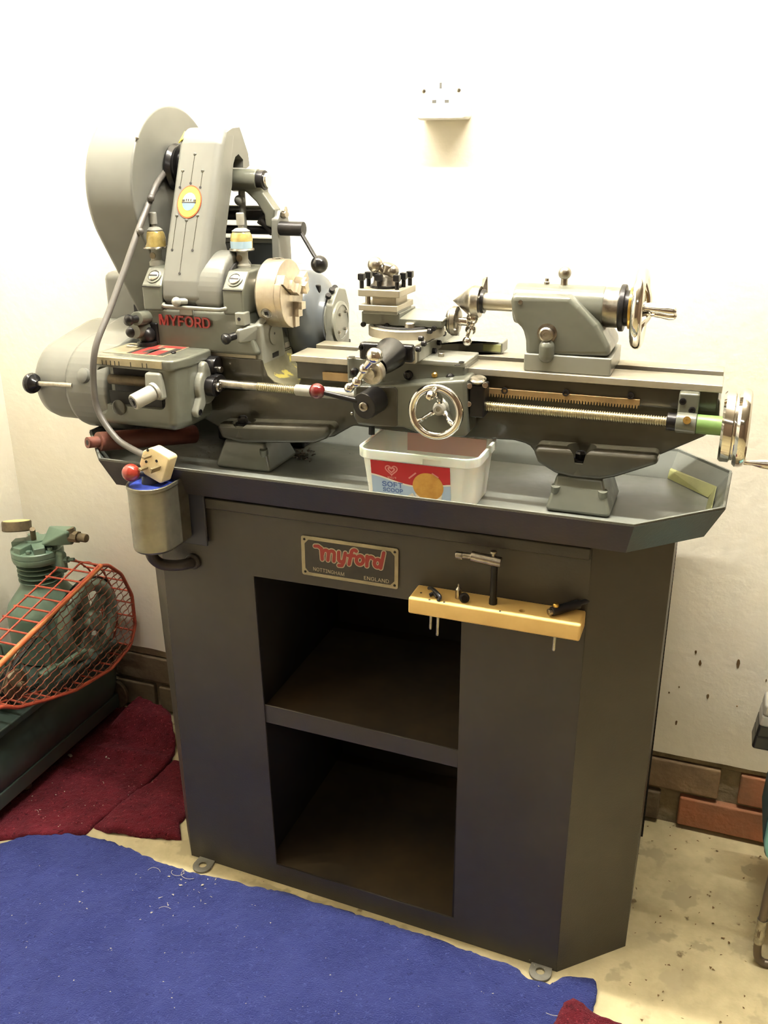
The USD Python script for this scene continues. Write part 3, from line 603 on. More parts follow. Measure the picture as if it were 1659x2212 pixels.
# ---- belt guard over the headstock
GX0, GX1 = -0.024, 0.056
T_ = PX(0.054, [(500, 277), (515, 275), (521, 292), (526, 308), (533.6, 331), (536.7, 357.6), (530, 364), (523, 361.7), (523, 345), (513, 333), (506, 339), (502, 353.5), (499.8, 374), (498.7, 402.7), (494.6, 427), (488.5, 480), (486, 498), (484.7, 525), (490, 545)])
tail = prism([(0.112, 1.062), (0.118, 1.100), (0.207, 1.308), (0.216, 1.328)] + T_ + [(0.206, 1.062)], 'x', GX0+0.003, GX1, 0.0)
front_ = prism([(0.100, 1.062), (0.106, 1.100), (0.196, 1.312), (0.205, 1.327), (0.222, 1.336), (T_[1][0]-0.004, 1.3365), (0.240, 1.29), (0.185, 1.15), (0.180, 1.062)], 'x', GX0, GX1+0.0004, 0.014, 4, b0=0.008)
gd = part('belt_guard', cat([tail, front_]), 'guard_paint', la, 'tall grey belt guard with a round badge')
part('guard_hump', prism(rp([(YS+0.066*math.cos(a), ZS+0.066*math.sin(a)) for a in np.linspace(0, PI, 28)] + [(YS-0.066, 1.060), (YS+0.066, 1.060)], 0.001), 'x', 0.036, 0.088, 0.008), 'guard_paint', gd)
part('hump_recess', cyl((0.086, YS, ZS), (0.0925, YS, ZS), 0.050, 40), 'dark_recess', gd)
nrm = np.array([0, -0.212, 0.09]); nrm /= np.linalg.norm(nrm); upv = np.array([0, 0.09, 0.212]); upv /= np.linalg.norm(upv)
def gpt(px, py, off=0.0):
    """A point on the sloping front of the belt guard."""
    d = fw + rt*((px-IW/2)/FPX) - up*((py-IH/2)/FPX); P0 = np.array([0, 0.106, 1.100])
    return CAM + d*((P0-CAM)@nrm/(d@nrm)) + nrm*off
for (a, b) in (((440, 332), (411, 395)), ((421, 333), (412, 396)), ((395, 369), (389, 405)), ((438, 369), (433, 405)), ((382, 466), (372, 540)), ((403, 476), (388, 591)), ((427, 466), (416, 541)))[1:]:
    p0, p1 = gpt(*a), gpt(*b)
    part('slot_line', tube([p0+nrm*0.0002, p1+nrm*0.0002], 0.00045, 6), 'bed_paint', gd)
    part('vent_dimple', sph(p0+nrm*0.0004, 0.003, 2, (1, 0.5, 0.8)), 'guard_paint', gd); part('vent_hole', rev([(0.0022, 0), (0.0022, 0.0004)], p1+nrm*0.0004, nrm, 12), 'dark_recess', gd)
bc = gpt(409.5, 436.5)
def disc(r, t0, t1, m, nm, par, lab=None, ry=1.0):
    d = rev([(r, t0), (r, t1)], (0, 0, 0), (0, 0, 1), 40); d.vertices[:, 1] *= ry
    return part(nm, placed(d, bc, (1, 0, 0), upv), m, par, lab, smooth=False)
bd = disc(0.0225, -0.002, 0.0012, 'badge_orange', 'badge', gd, 'round yellow and orange emblem', 1.22)
disc(0.0208, 0, 0.0016, 'badge_yellow', 'badge_ring', bd, None, 1.22); disc(0.0125, 0, 0.0019, 'badge_white', 'badge_field', bd, None, 1.2)
half = Polygon(arc(0, -0.001, 0.0118, 180, 360, 16, 0.0135)); part('badge_field', placed(prism(half, 'z', 0.0018, 0.0022), bc, (1, 0, 0), upv), 'badge_blue', bd)
part('badge_band', placed(cat([box(-0.0135, 0.0135, -0.0022, -0.0004, 0.002, 0.0025, 0), box(-0.013, -0.008, 0.0006, 0.0036, 0.002, 0.0025, 0), box(0.008, 0.013, 0.0006, 0.0036, 0.002, 0.0025, 0)] + [box(x, x+0.0018, 0.0008, 0.0045, 0.002, 0.0025, 0) for x in (-0.006, -0.002, 0.0025)]), bc, (1, 0, 0), upv), 'badge_dark', bd)
part('tape_scrap', hull([gpt(398, 288, 0.001)+[0, 0.012, 0], gpt(388, 282, -0.004)+[0, 0.012, 0], gpt(384, 306, -0.004), gpt(394, 302, 0.001)], 0.0008), 'yellow_tape', gd, 'scrap of yellow tape on the guard corner')
# ---- countershaft, its bracket and clutch lever
YC, ZCS = 0.262, 1.2525
cx0, cx1 = 0.036, at(582, 388, y=YC)[0]
cs = part('countershaft', cyl((cx0, YC, ZCS), (at(560, 388, y=YC)[0], YC, ZCS), 0.0185, 32, 0.002), 'grey_paint', la, 'grey countershaft bearing housing')
xa = at(558, 388, y=YC)[0]
part('shaft_nut', cat([cyl((xa, YC, ZCS), (xa+0.014, YC, ZCS), 0.0165, 28, 0.002)]), 'black_steel', cs); part('shaft_end', cyl((xa+0.013, YC, ZCS), (xa+0.020, YC, ZCS), 0.0125, 24, 0.002), 'chrome', cs)
part('countershaft_left', cyl((-0.075, YC, ZCS-0.002), (0.0, YC, ZCS-0.002), 0.019, 28, 0.002), 'grey_paint', cs)
part('cone_pulley', rev([(0.038, 0), (0.040, 0.004), (0.036, 0.012), (0.040, 0.020), (0.032, 0.022), (0.034, 0.04)], (-0.072, YC-0.006, ZCS+0.02), (1, 0, 0), 32), 'black_plastic', cs)
part('pulley_edge', torus((-0.03, YC, ZCS-0.035), (1, 0, 0), 0.055, 0.012), 'black_steel', cs)
part('bracket_arm', prism(rp(PY(YC, [(520, 402), (572, 402), (574, 415), (594, 444), (600, 452), (596, 492), (580, 488), (577, 462), (560, 436), (540, 416)]), 0.002, 0.003), 'y', YC-0.012, YC+0.012, 0.003), 'grey_paint', cs)
xp = at(600, 480, y=YC)[0]
part('bracket_plate', prism(rp([(YC-0.018, 1.072), (YC-0.014, 1.19), (YC, 1.205), (YC+0.02, 1.205), (YC+0.03, 1.18), (YC+0.035, 1.072)], 0.006), 'x', xp-0.006, xp+0.008, 0.002), 'guard_paint', cs)
zcam = at(625, 494, y=YC-0.006)[2]
cam_ = part('clutch_shaft', cyl((xp+0.007, YC-0.006, zcam), (at(655, 494, y=YC)[0]+0.004, YC-0.006, zcam), 0.0118, 26, 0.001), 'black_steel', la, 'black clutch shaft with ball-ended lever')
bl = at(690, 571, y=0.20); l0 = np.array([at(652, 500, y=YC)[0], YC-0.008, zcam-0.003])
part('clutch_rod', tube([l0, bl], 0.0034, 10), 'black_steel', cam_); part('clutch_ball', sph(bl, 0.0142), 'black_plastic', cam_, 'black ball knob')
part('cam_screw', cat([rev([(0.007, 0), (0.0075, 0.004), (0.005, 0.009)], at(611, 463, y=YC)+[0, 0, 0], (1, -0.3, 0), 14), rev([(0.0075, 0), (0.0075, 0.004)], at(613, 455, y=YC)-[0, 0, 0], (1, 0, 0), 6)]), 'steel', cam_)
for (a, b, r, m) in (((-0.06, 1.207), (0.105, 1.207), 0.004, 'grey_paint'), ((-0.06, 1.196), (0.10, 1.196), 0.010, 'black_steel'), ((-0.06, 1.1705), (0.118, 1.1705), 0.0075, 'black_steel')):
    part('cross_bar', cyl((a[0], YC+0.01, a[1]), (b[0], YC+0.01, b[1]), r, 18), m, cs)
part('back_plate', box(-0.06, 0.118, 0.284, 0.292, 1.07, 1.148, 0.003), 'motor_paint', cs)
part('back_rail', box(-0.06, 0.118, 0.27, 0.292, 1.148, 1.156, 0.002), 'grey_paint', cs)
p = at(566, 476, y=YC); part('adjusting_screw', cat([cyl(p-[0.004, 0, 0.006], p+[0.006, 0, 0.010], 0.006, 14), cyl(p, p+[0.02, 0, -0.02], 0.007, 14)]), 'black_steel', cs)
p = at(523, 430, y=YC); part('stay', cat([cyl((p[0], YC, 1.16), (p[0], YC, 1.245), 0.006, 14), sph((p[0]-0.003, YC-0.004, p[2]-0.002), 0.009)]), 'guard_paint', cs)
# big guard at the left rear
GXR, GXL = -0.075, -0.172
gc = unary_union([circle(0.262, 1.236, 0.1375, 160), circle(0.305, 1.03, 0.062, 90)]).convex_hull
bg = part('pulley_guard', prism(gc, 'x', GXL, GXR, 0.004, b0=0.012), 'guard_paint', la, 'large oval grey pulley guard at the left rear')
p = at(296, 298, x=GXR+0.001); part('guard_screw', sph(p, 0.0032, 2), 'steel', bg)
# motor
YM, ZM, RM = 0.300, 1.018, 0.083
mo = part('motor', cat([cyl((-0.072, YM, ZM), (0.150, YM, ZM), RM, 56, 0.004)]), 'motor_paint', la, 'blue-grey electric motor behind the chuck')
part('end_bell', rev([(RM-0.001, 0), (RM, 0.002), (RM-0.001, 0.014), (RM-0.010, 0.028), (RM-0.028, 0.038), (0.05, 0.042), (0.046, 0.05), (0.0, 0.05)], (0.150, YM, ZM), (1, 0, 0), 56), 'motor_paint', mo)
ex = 0.150+0.042
part('bell_port', rev([(0.013, 0), (0.013, 0.001)], (ex-0.010, YM-0.045, ZM-0.035), (1, -0.45, -0.3), 22), 'black_steel', mo)
part('bell_slot', box(ex-0.016, ex-0.004, YM-0.028, YM-0.018, ZM+0.035, ZM+0.062, 0.002), 'black_steel', mo)
part('bearing_plate', cat([prism(rp([(YM-0.038, ZM-0.062), (YM+0.042, ZM-0.062), (YM+0.046, ZM+0.02), (YM+0.03, ZM+0.05), (YM, ZM+0.056), (YM-0.03, ZM+0.03)], 0.008), 'x', ex+0.008, ex+0.022, 0.002), cyl((ex, YM, ZM), (ex+0.01, YM, ZM), 0.04, 36)]), 'grey_paint_light', mo)
part('bearing_cap', rev([(0.036, 0), (0.036, 0.004), (0.030, 0.0055), (0.0295, 0.004), (0.0, 0.0045)], (ex+0.022, YM-0.002, ZM-0.004), (1, 0, 0), 40), 'grey_paint_light', mo)
for dy, dz in ((-0.012, 0.014), (0.010, -0.014), (-0.016, -0.016), (0.014, 0.016)): part('cap_screw', bolt((ex+0.0262, YM+dy, ZM-0.004+dz), (1, 0, 0), 0.0028, 0.004, 8), 'steel', mo)
for dy, dz in ((-0.026, 0.042), (-0.010, 0.050), (0.004, 0.052)): part('cap_screw', bolt((ex+0.012, YM+dy, ZM+dz), (0.4, -0.5, 0.8), 0.0055, 0.006, 10), 'black_steel', mo)
part('terminal', cat([box(ex+0.004, ex+0.02, YM+0.044, YM+0.056, ZM-0.07, ZM-0.045, 0.002), cyl((ex+0.012, YM+0.05, ZM-0.047), (ex+0.012, YM+0.05, ZM-0.025), 0.004, 12)]), 'black_steel', mo)
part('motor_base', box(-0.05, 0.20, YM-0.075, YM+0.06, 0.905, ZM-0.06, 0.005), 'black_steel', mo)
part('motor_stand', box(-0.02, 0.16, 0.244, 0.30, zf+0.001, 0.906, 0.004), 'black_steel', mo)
sb_ = PY(0.27, [(241, 590), (322, 590), (322, 716), (241, 716)])
part('pulley_cover', box(min(p[0] for p in sb_), GXL+0.004, 0.258, 0.38, 0.978, 1.089, 0.014), 'guard_paint', mo)
p = at(301, 673, y=0.258); part('cover_window', box(p[0]-0.011, p[0]+0.011, 0.2565, 0.262, p[2]-0.013, p[2]+0.013, 0.001), 'dark_recess', mo)
# ---- oilers
for px, dx in ((525, 0), (340, 0)):
    b0 = at(px, 576, y=YS); x, z = b0[0], 1.1165
    S = (at(px, 462, y=YS)[2]-z)
    ol = part('drip_oiler', rev([(0.013, 0), (0.013, 0.006), (0.0095, 0.009), (0.0095, S*0.30), (0.012, S*0.34)], (x, YS, z), (0, 0, 1), 22), 'grey_plastic', la, 'drip oiler with a glass cup')
    part('oiler_flange', rev([(0.020, 0), (0.021, 0.0015), (0.020, 0.0035)], (x, YS, z+S*0.335), (0, 0, 1), 28), 'steel', ol)
    part('oiler_glass', rev([(0.0185, 0), (0.0185, S*0.18), (0.0165, S*0.27), (0.0145, S*0.30)], (x, YS, z+S*0.37), (0, 0, 1), 28), 'amber_oil', ol, 'amber oil glass')
    part('oiler_cap', rev([(0.014, 0), (0.015, 0.003), (0.009, 0.007), (0.0045, 0.008), (0.0045, 0.012), (0.0065, 0.0125), (0.0065, 0.030), (0.0055, 0.0315)], (x, YS, z+S*0.66), (0, 0, 1), 22), 'grey_plastic', ol)
    part('sight_window', rev([(0.0055, 0), (0.0055, 0.0012)], (x-0.001, YS-0.0092, z+S*0.2), (0, -1, 0), 16), 'old_brass', ol)
    if px == 525: part('oiler_sticker', rev([(0.0187, 0), (0.0187, S*0.13)], (x, YS, z+S*0.38), (0, 0, 1), 28).slice_plane((x, YS-0.006, 0), (0.35, -1, 0)) , 'oiler_label', ol, 'pale blue sticker')
# ---- change-gear cover and its plunger knob
YG, ZG = 0.135, 0.912
gcov = part('gear_cover', prism(rp(unary_union([circle(YG, ZG, 0.072, 40), circle(0.24, 0.93, 0.075, 40)]).convex_hull, 0.001), 'x', -0.292, -0.205, 0.003, b0=0.03), 'guard_paint', la, 'rounded grey change-gear cover at the left end')
part('gear_cover_rim', prism(rp(unary_union([circle(YG, ZG-0.002, 0.080, 40), circle(0.24, 0.93, 0.083, 40)]).convex_hull, 0.001), 'x', -0.212, -0.120, 0.006, b0=0.014), 'guard_paint', gcov)
part('cover_boss', rev([(0.014, -0.01), (0.013, 0.006), (0.008, 0.009)], at(183, 812, y=0.062), (-0.2, -1, 0.35), 22), 'guard_paint', gcov)
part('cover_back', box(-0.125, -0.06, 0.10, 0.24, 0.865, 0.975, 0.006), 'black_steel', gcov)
k0, k1 = at(72, 828, y=0.052), at(142, 833, y=0.052)
pk = part('plunger_rod', cyl(k0, k1+[0.01, 0.006, 0], 0.0045, 16), 'steel', gcov)
part('plunger_knob', rev([(0.014, -0.004), (0.0175, -0.001), (0.0185, 0.004), (0.0165, 0.009), (0.010, 0.012), (0.006, 0.018)], k0-[0.006, 0, 0], (1, -0.12, 0), 28), 'black_plastic', pk)
# ---- quick-change gearbox
BX0, BX1, BY0, BY1, BZ0, BZ1 = -0.104, 0.060, 0.0, 0.111, 0.874, 0.992
plan = rp([(BX0, BY0+0.006), (BX1-0.010, BY0), (BX1, BY0+0.035), (BX1, BY1), (BX0, BY1)], 0.010)
gb = diff(prism(rp(plan, 0.010), 'z', BZ0, BZ1-0.016, 0.0, b0=0.016),
          box(BX0+0.008, 0.034, -0.02, 0.050, BZ0+0.036, BZ1-0.019, 0.012), box(BX0-0.03, BX0+0.022, -0.02, 0.052, BZ0+0.018, BZ1-0.026, 0.012))
gbx = part('gearbox', gb, 'grey_paint', la, 'grey quick-change gearbox with an open lever slot')
part('gearbox_lid', prism(rp(plan.buffer(0.0025), 0.008), 'z', BZ1-0.017, BZ1, 0.004), 'grey_paint', gbx)
part('slot_back', box(BX0+0.012, 0.032, 0.044, 0.0495, BZ0+0.038, BZ1-0.022, 0), 'dark_recess', gbx)
part('selector_shaft', cyl((BX0+0.012, 0.034, 0.9455), (0.022, 0.034, 0.9455), 0.0085, 20), 'old_brass', gbx)
part('hole_plate', box(BX0+0.024, 0.020, 0.012, 0.014, 0.911, 0.932, 0), 'dark_recess', gbx)
ch_ = PZ(BZ1+0.0002, [(213, 762), (346, 771), (380, 746), (262, 735)])
cx_ = [p[0] for p in ch_]; xa_, xb_ = -0.094, 0.022; ya_, yb_ = 0.024, 0.104
cp = part('chart_plate', box(xa_, xb_, ya_, yb_, BZ1-0.0005, BZ1+0.0008, 0.0004), 'plate_silver', gbx, 'feed chart plate with red and black panels')
for (u0, u1, v0, v1, m) in ((0.45, 0.66, 0.05, 0.72, 'letter_red'), (0.70, 0.96, 0.05, 0.50, 'letter_red'), (0.30, 0.56, 0.76, 0.94, 'letter_red'), (0.62, 0.98, 0.78, 0.95, 'letter_red'), (0.55, 0.70, 0.20, 0.55, 'plate_black'), (0.66, 0.72, 0.05, 0.72, 'plate_black'), (0.88, 0.98, 0.04, 0.75, 'plate_black'), (0.38, 0.44, 0.05, 0.90, 'plate_black')):
    part('chart_panel', box(xa_+(xb_-xa_)*u0, xa_+(xb_-xa_)*u1, ya_+(yb_-ya_)*v0, ya_+(yb_-ya_)*v1, BZ1+0.0006, BZ1+0.0012+0.0001*(m == 'plate_black'), 0), m, cp)
part('scale_strip', box(-0.092, 0.036, BY0-0.004, BY0+0.002, BZ1-0.0135, BZ1-0.001, 0.001), 'plate_silver', gbx, 'bright scale strip along the lid edge')
for x in (-0.076, -0.068, -0.060, -0.052, -0.044, -0.022, 0.000, 0.008): part('scale_mark', box(x, x+0.0012, BY0-0.0046, BY0-0.0035, BZ1-0.0135, BZ1-0.006, 0), 'plate_black', gbx)
p = at(319, 742, z=BZ1+0.004)
gl = part('selector_lever', cat([rev([(0.017, -0.003), (0.017, 0.003), (0.014, 0.004)], p, (0, 0, 1), 28), sph(p+[0, 0, 0.014], 0.0148)]), 'black_steel', gbx, 'black ball-ended selector lever on the gearbox lid')
b2 = at(284, 717, z=BZ1+0.026); part('lever_ball', cat([sph(b2, 0.0098), tube([p+[0, 0, 0.018], b2], 0.006, 12)]), 'black_steel', gl)
part('lever_index', box(b2[0]-0.012, b2[0]+0.012, b2[1]-0.004, b2[1]+0.008, BZ1-0.001, BZ1+0.004, 0.002), 'steel', gl)
for px, py in ((420, 741), (387, 739), (440, 741), (375, 764)):
    part('lid_screw', capscrew(at(px, py, z=BZ1-0.0005), (0, 0, 1), 0.0042, 0.0035), 'steel' if px == 420 else 'black_steel', gbx)
# feed lever: cast arm and grey grip
a0 = at(330, 812, y=-0.002)
arm = part('feed_arm', hull([(a0[0]-0.006, 0.02, a0[2]+0.004), (a0[0]+0.012, 0.02, a0[2]+0.004), (a0[0]-0.006, -0.006, a0[2]+0.001), (a0[0]+0.012, -0.004, a0[2]+0.001), (a0[0]-0.005, -0.010, a0[2]-0.030), (a0[0]+0.016, -0.008, a0[2]-0.032), (a0[0]+0.014, 0.02, a0[2]-0.034), (a0[0]-0.004, 0.02, a0[2]-0.034)], 0.005, 2), 'grey_paint_light', gbx)
g0, g1 = at(338, 843, y=-0.008), at(287, 870, y=-0.048)
part('feed_grip', cat([cyl(g0, g0+(g1-g0)*0.15, 0.0145, 24, 0.002), cyl(g0+(g1-g0)*0.15, g1, 0.0128, 26, 0.003)]), 'grey_plastic', arm, 'round grey grip')
dn = (g1-g0)/np.linalg.norm(g1-g0)
part('grip_end', rev([(0.0095, 0), (0.0095, 0.0004), (0.0055, 0.0004), (0.0045, 0.002), (0, 0.002)], g1, dn, 20), 'black_steel', arm)
part('drain_cap', rev([(0.013, 0), (0.013, 0.002), (0.011, 0.003)], at(258, 880, y=BY0+0.003), (0, -1, 0.05), 24), 'bed_paint', gbx)
# bearing flange on its right face
yf_, zf_ = 0.076, 0.936
fl = unary_union([circle(yf_, zf_, 0.030, 36), unary_union([circle(yf_-0.034, zf_-0.040+0.004, 0.009, 20), circle(yf_, zf_, 0.014)]).convex_hull, unary_union([circle(yf_-0.004, zf_+0.032, 0.010, 20), circle(yf_, zf_, 0.02)]).convex_hull])
flg = part('bearing_flange', prism(rp(fl, 0.001, 0.004), 'x', BX1-0.002, BX1+0.011, 0.004), 'grey_paint_light', gbx)
part('flange_screw', rev([(0.0052, 0), (0.0052, 0.0012), (0.0042, 0.0012), (0.004, -0.001)], (BX1+0.0112, yf_-0.034, zf_-0.036), (1, 0, 0), 16), 'black_steel', flg)
part('shaft_collar', cat([cyl((BX1+0.009, yf_, zf_), (BX1+0.026, yf_, zf_), 0.0165, 28, 0.002)]), 'black_steel', flg); part('shaft_cap', rev([(0.008, 0), (0.008, 0.005), (0.006, 0.007), (0.003, 0.007), (0.0028, 0.005)], (BX1+0.026, yf_, zf_), (1, -0.2, 0), 22), 'steel', flg)
p = at(461, 793, y=0.095)
part('interlock_knob', cat([cyl((BX1-0.002, 0.100, p[2]), (BX1+0.018, 0.100, p[2]), 0.0175, 28, 0.003)]), 'black_plastic', flg); part('interlock_pin', cyl((BX1+0.016, 0.098, p[2]-0.004), (BX1+0.025, 0.097, p[2]-0.004), 0.0055, 18, 0.001), 'steel', flg)
part('leadscrew_coupling', cat([cyl((BX1+0.01, YL+0.004, zl), (BX1+0.028, YL, zl), 0.015, 26, 0.003)]), 'black_steel', ls)
# ---- saddle and apron
SX0, SX1 = at(748, 790, y=0.088)[0], at(1003, 800, y=0.088)[0]
SZ1 = 1.003
sa = part('saddle', cat([prism(rp([(SX0+0.001, 0.088), (SX1, 0.088), (SX1+0.0, 0.170), (SX1-0.012, 0.185), (SX0+0.012, 0.185), (SX0+0.001, 0.17)], 0.003), 'z', 0.958, SZ1-0.006, 0.002)]), 'grey_paint', la, 'saddle and apron carrying the slides')
part('saddle_wing', box(SX0, SX0+0.030, 0.089, 0.19, SZ1-0.010, SZ1-0.003, 0.002), 'ground_steel', sa)
part('saddle_wing', box(at(892, 790, y=0.09)[0], SX1+0.0015, 0.0865, 0.168, SZ1-0.008, SZ1, 0.002), 'grey_paint_light', sa)
part('saddle_bridge', box(SX0+0.026, at(905, 760, y=0.1)[0]+0.01, 0.092, 0.285, SZ1-0.02, SZ1-0.002, 0.003), 'grey_paint', sa)
for px, py in ((997, 782), (988, 789)): part('wing_screw', rev([(0.0045, 0), (0.0045, 0.0006), (0.003, 0.0006), (0.0028, 0.0001)], at(px, py, z=SZ1), (0, 0, 1), 14), 'black_steel', sa)
part('wing_screw', capscrew(at(953, 770, z=SZ1), (0, 0, 1), 0.0048, 0.006), 'steel', sa); part('wing_screw', rev([(0.0055, 0), (0.0055, 0.0006)], at(760, 771, z=SZ1-0.003), (0, 0, 1), 14), 'black_steel', sa)
apx = rp(PY(0.056, [(762, 838), (1006, 820), (1010, 938), (1000, 946), (925, 944), (895, 934), (870, 924), (800, 922), (772, 918), (762, 900)]), 0.004, 0.006)
ap = part('apron', prism(apx, 'y', 0.056, 0.112, 0.005), 'grey_paint', sa)
part('apron_top', box(SX0+0.004, SX1-0.002, 0.083, 0.12, 0.945, 0.966, 0.003), 'grey_paint', sa)
pl_ = rp(PY(0.054, [(768, 834), (852, 836), (858, 842), (858, 922), (772, 914), (766, 900)]), 0.003)
part('apron_pad', prism(pl_, 'y', 0.0535, 0.058, 0.002), 'bed_paint', ap)
for px, py, r, m in ((766, 804, 0.0072, 'black_plastic'), (882, 810, 0.0072, 'black_plastic'), (973, 817, 0.0072, 'black_plastic'), (939, 810, 0.0046, 'brass')):
    part('saddle_screw', rev([(r, -0.002), (r, 0.002), (r*0.6, 0.0045), (r*0.4, 0.0045), (r*0.38, 0.003)], at(px, py, y=0.087), (0, -1, 0), 18), m, sa)
# half-nut disc and red-ball lever
hc = at(786, 878, y=0.020)
hn = part('half_nut_disc', cat([cyl((hc[0]+0.0075, 0.056, hc[2]+0.004), hc, 0.0205, 36, 0.002)]), 'black_steel', ap); 
part('disc_bolt', cat([rev([(0.007, 0), (0.007, 0.003), (0.0055, 0.004), (0.0038, 0.004), (0.0034, 0.001)], hc, (0, -1, 0), 22)]), 'steel', hn)
r0_, r1_ = at(764, 864, y=0.024), at(685, 845, y=0.018)
part('half_nut_lever', tube([r0_+[0.01, 0.004, -0.002], r0_, r1_], [0.005, 0.0048, 0.0034], 12), 'black_steel', hn); part('lever_ball', sph(r1_, 0.0122), 'red_knob', hn, 'dark red ball knob')
part('drain_screw', cyl(at(803, 921, y=0.085), at(803, 938, y=0.085), 0.005, 14), 'black_steel', ap)
part('gib_screw', sph(at(760, 893, y=0.057), 0.0026, 2), 'steel', ap)
# apron handwheel: rim, three bowed spokes, hub, ball handle
yw = 0.022; wc = at(941, 890, y=yw); RW = 0.0415
wh = part('apron_handwheel', torus(wc, (0, -1, 0), RW-0.0052, 0.0058, 64, 14), 'chrome', ap, 'chrome three-spoke apron handwheel')
part('hub', rev([(0.010, 0), (0.0105, 0.012), (0.009, 0.020), (0.006, 0.022), (0.0035, 0.022), (0.003, 0.0205)], (wc[0], yw+0.034, wc[2]), (0, -1, 0), 24), 'grey_plastic', wh)
for a in (90, 212, 328):
    e = np.array([math.cos(math.radians(a)), 0, math.sin(math.radians(a))])
    part('spoke', tube(smoothpath([np.array([wc[0], yw+0.022, wc[2]])+e*0.004, np.array([wc[0], yw+0.018, wc[2]])+e*0.016, np.array([wc[0], yw+0.004, wc[2]])+e*0.026, np.array([wc[0], yw, wc[2]])+e*(RW-0.006)], 5), np.linspace(0.0072, 0.0046, 16), 12, flat=(1, 0.7)), 'chrome', wh)
part('wheel_handle', ballend(at(941, 840, y=yw-0.002), at(925, 858, y=yw-0.045), 0.0042, 0.0072, 22), 'chrome', wh)
part('shaft_boss', cyl((wc[0]+0.004, 0.056, wc[2]+0.002), (wc[0], yw+0.03, wc[2]), 0.0145, 28, 0.002), 'grey_paint_light', ap)
# thread dial indicator
dx_ = at(1033, 828, y=0.075)[0]; zd = at(1034, 819, y=0.072)[2]
td = part('thread_dial', cat([box(dx_-0.012, dx_+0.012, 0.066, 0.10, zl-0.014, zd-0.008, 0.003)]), 'black_steel', ap)
part('dial_face', rev([(0.0105, 0), (0.0125, 0.002), (0.0125, 0.004), (0.010, 0.006)], (dx_, 0.074, zd-0.004), (0, -0.25, 1), 26), 'steel', td)
for px, py in ((1014, 834), (1048, 832), (1012, 873)): part('dial_pin', cyl(at(px, py, y=0.064), at(px, py, y=0.09), 0.0045, 14, 0.001), 'chrome', td)
part('dial_spindle', cyl((dx_, 0.074, zd-0.012), (dx_, 0.074, zd-0.002), 0.006, 16), 'steel', td)
# ---- cross slide
KX0, KX1 = at(776, 745, y=0.052)[0], at(892, 757, y=0.052)[0]
kz0, kz1 = at(835, 781, y=0.050)[2], at(835, 741, y=0.050)[2]
cr = part('cross_slide', box(KX0+0.001, KX1+0.001, 0.060, 0.300, SZ1-0.002, 1.029, 0.002), 'ground_steel', sa, 'ground steel cross slide')
cb = part('screw_bracket', box(KX0, KX1, 0.050, 0.066, kz0, kz1-0.002, 0.004), 'black_plastic', cr, 'black feed-screw bracket')
for px, py in ((782, 751), (872, 758)): part('bracket_screw', rev([(0.005, -0.001), (0.005, 0.0015), (0.0028, 0.0015), (0.0026, 0)], at(px, py, y=0.050), (0, -1, 0), 16), 'black_steel', cb)
part('bracket_screw', sph(at(858, 778, y=0.049), 0.0028, 2), 'black_steel', cb)
q0, q1 = at(846, 762, y=0.050), at(803, 806, y=-0.022)
part('screw_cone', rev([(0.0235, 0), (0.0245, 0.003), (0.020, 0.03), (0.0145, 0.055)], (q0[0], 0.052, q0[2]), q1-[q0[0], 0.052, q0[2]], 32), 'black_plastic', cb)
ax_ = (q1-[q0[0], 0.052, q0[2]]); ax_ /= np.linalg.norm(ax_); ax_ = np.array([-0.10, -1, -0.05]); ax_ /= np.linalg.norm(ax_)
dl = part('feed_dial', rev([(0.0165, -0.012), (0.0175, -0.010), (0.0175, 0.0), (0.016, 0.002), (0.008, 0.002), (0.008, 0.008)], q1, ax_, 36), 'steel', cr)
def ball_handle(pts, rs, par, m='chrome'):
    g = [sph(p, r) for p, r in zip(pts, rs)]
    for (a, b, ra, rb_) in zip(pts[:-1], pts[1:], rs[:-1], rs[1:]): g.append(cyl(a, b, ra*0.62, 14, r1=rb_*0.62))
    return part('ball_handle', cat(g), m, par, 'turned chrome ball handle')
ball_handle([at(809, 769, y=-0.040), at(787, 797, y=-0.034), at(771, 825, y=-0.034), at(754, 838, y=-0.038)], [0.0118, 0.0076, 0.0078, 0.0072], cr)
# side strip with gib screws and rear wing
part('gib_strip', box(KX1, KX1+0.004, 0.070, 0.29, SZ1+0.0, 1.024, 0.001), 'grey_paint_light', cr)
for px, py in ((925, 715), (955, 720), (945, 740), (912, 742), (906, 731), (935, 757), (900, 754)):
    part('gib_screw', bolt(at(px, py, x=KX1+0.004), (1, -0.2, 0), 0.0042, 0.006, 10), 'black_steel', cr)
rw = PZ(SZ1+0.004, [(935, 772), (985, 740), (1066, 745), (1066, 752), (1000, 752), (972, 772)])
part('rear_wing', prism(rp([(0.425, 0.17), (0.462, 0.205), (0.470, 0.222), (0.530, 0.222), (0.530, 0.262), (0.455, 0.262), (0.425, 0.262)], 0.003), 'z', SZ1-0.012, SZ1+0.006, 0.002), 'grey_paint_light', sa)
part('rear_wing_edge', box(0.498, 0.528, 0.2205, 0.223, SZ1-0.009, SZ1+0.003, 0.0008), 'oil_stain', sa, 'yellow stained edge')
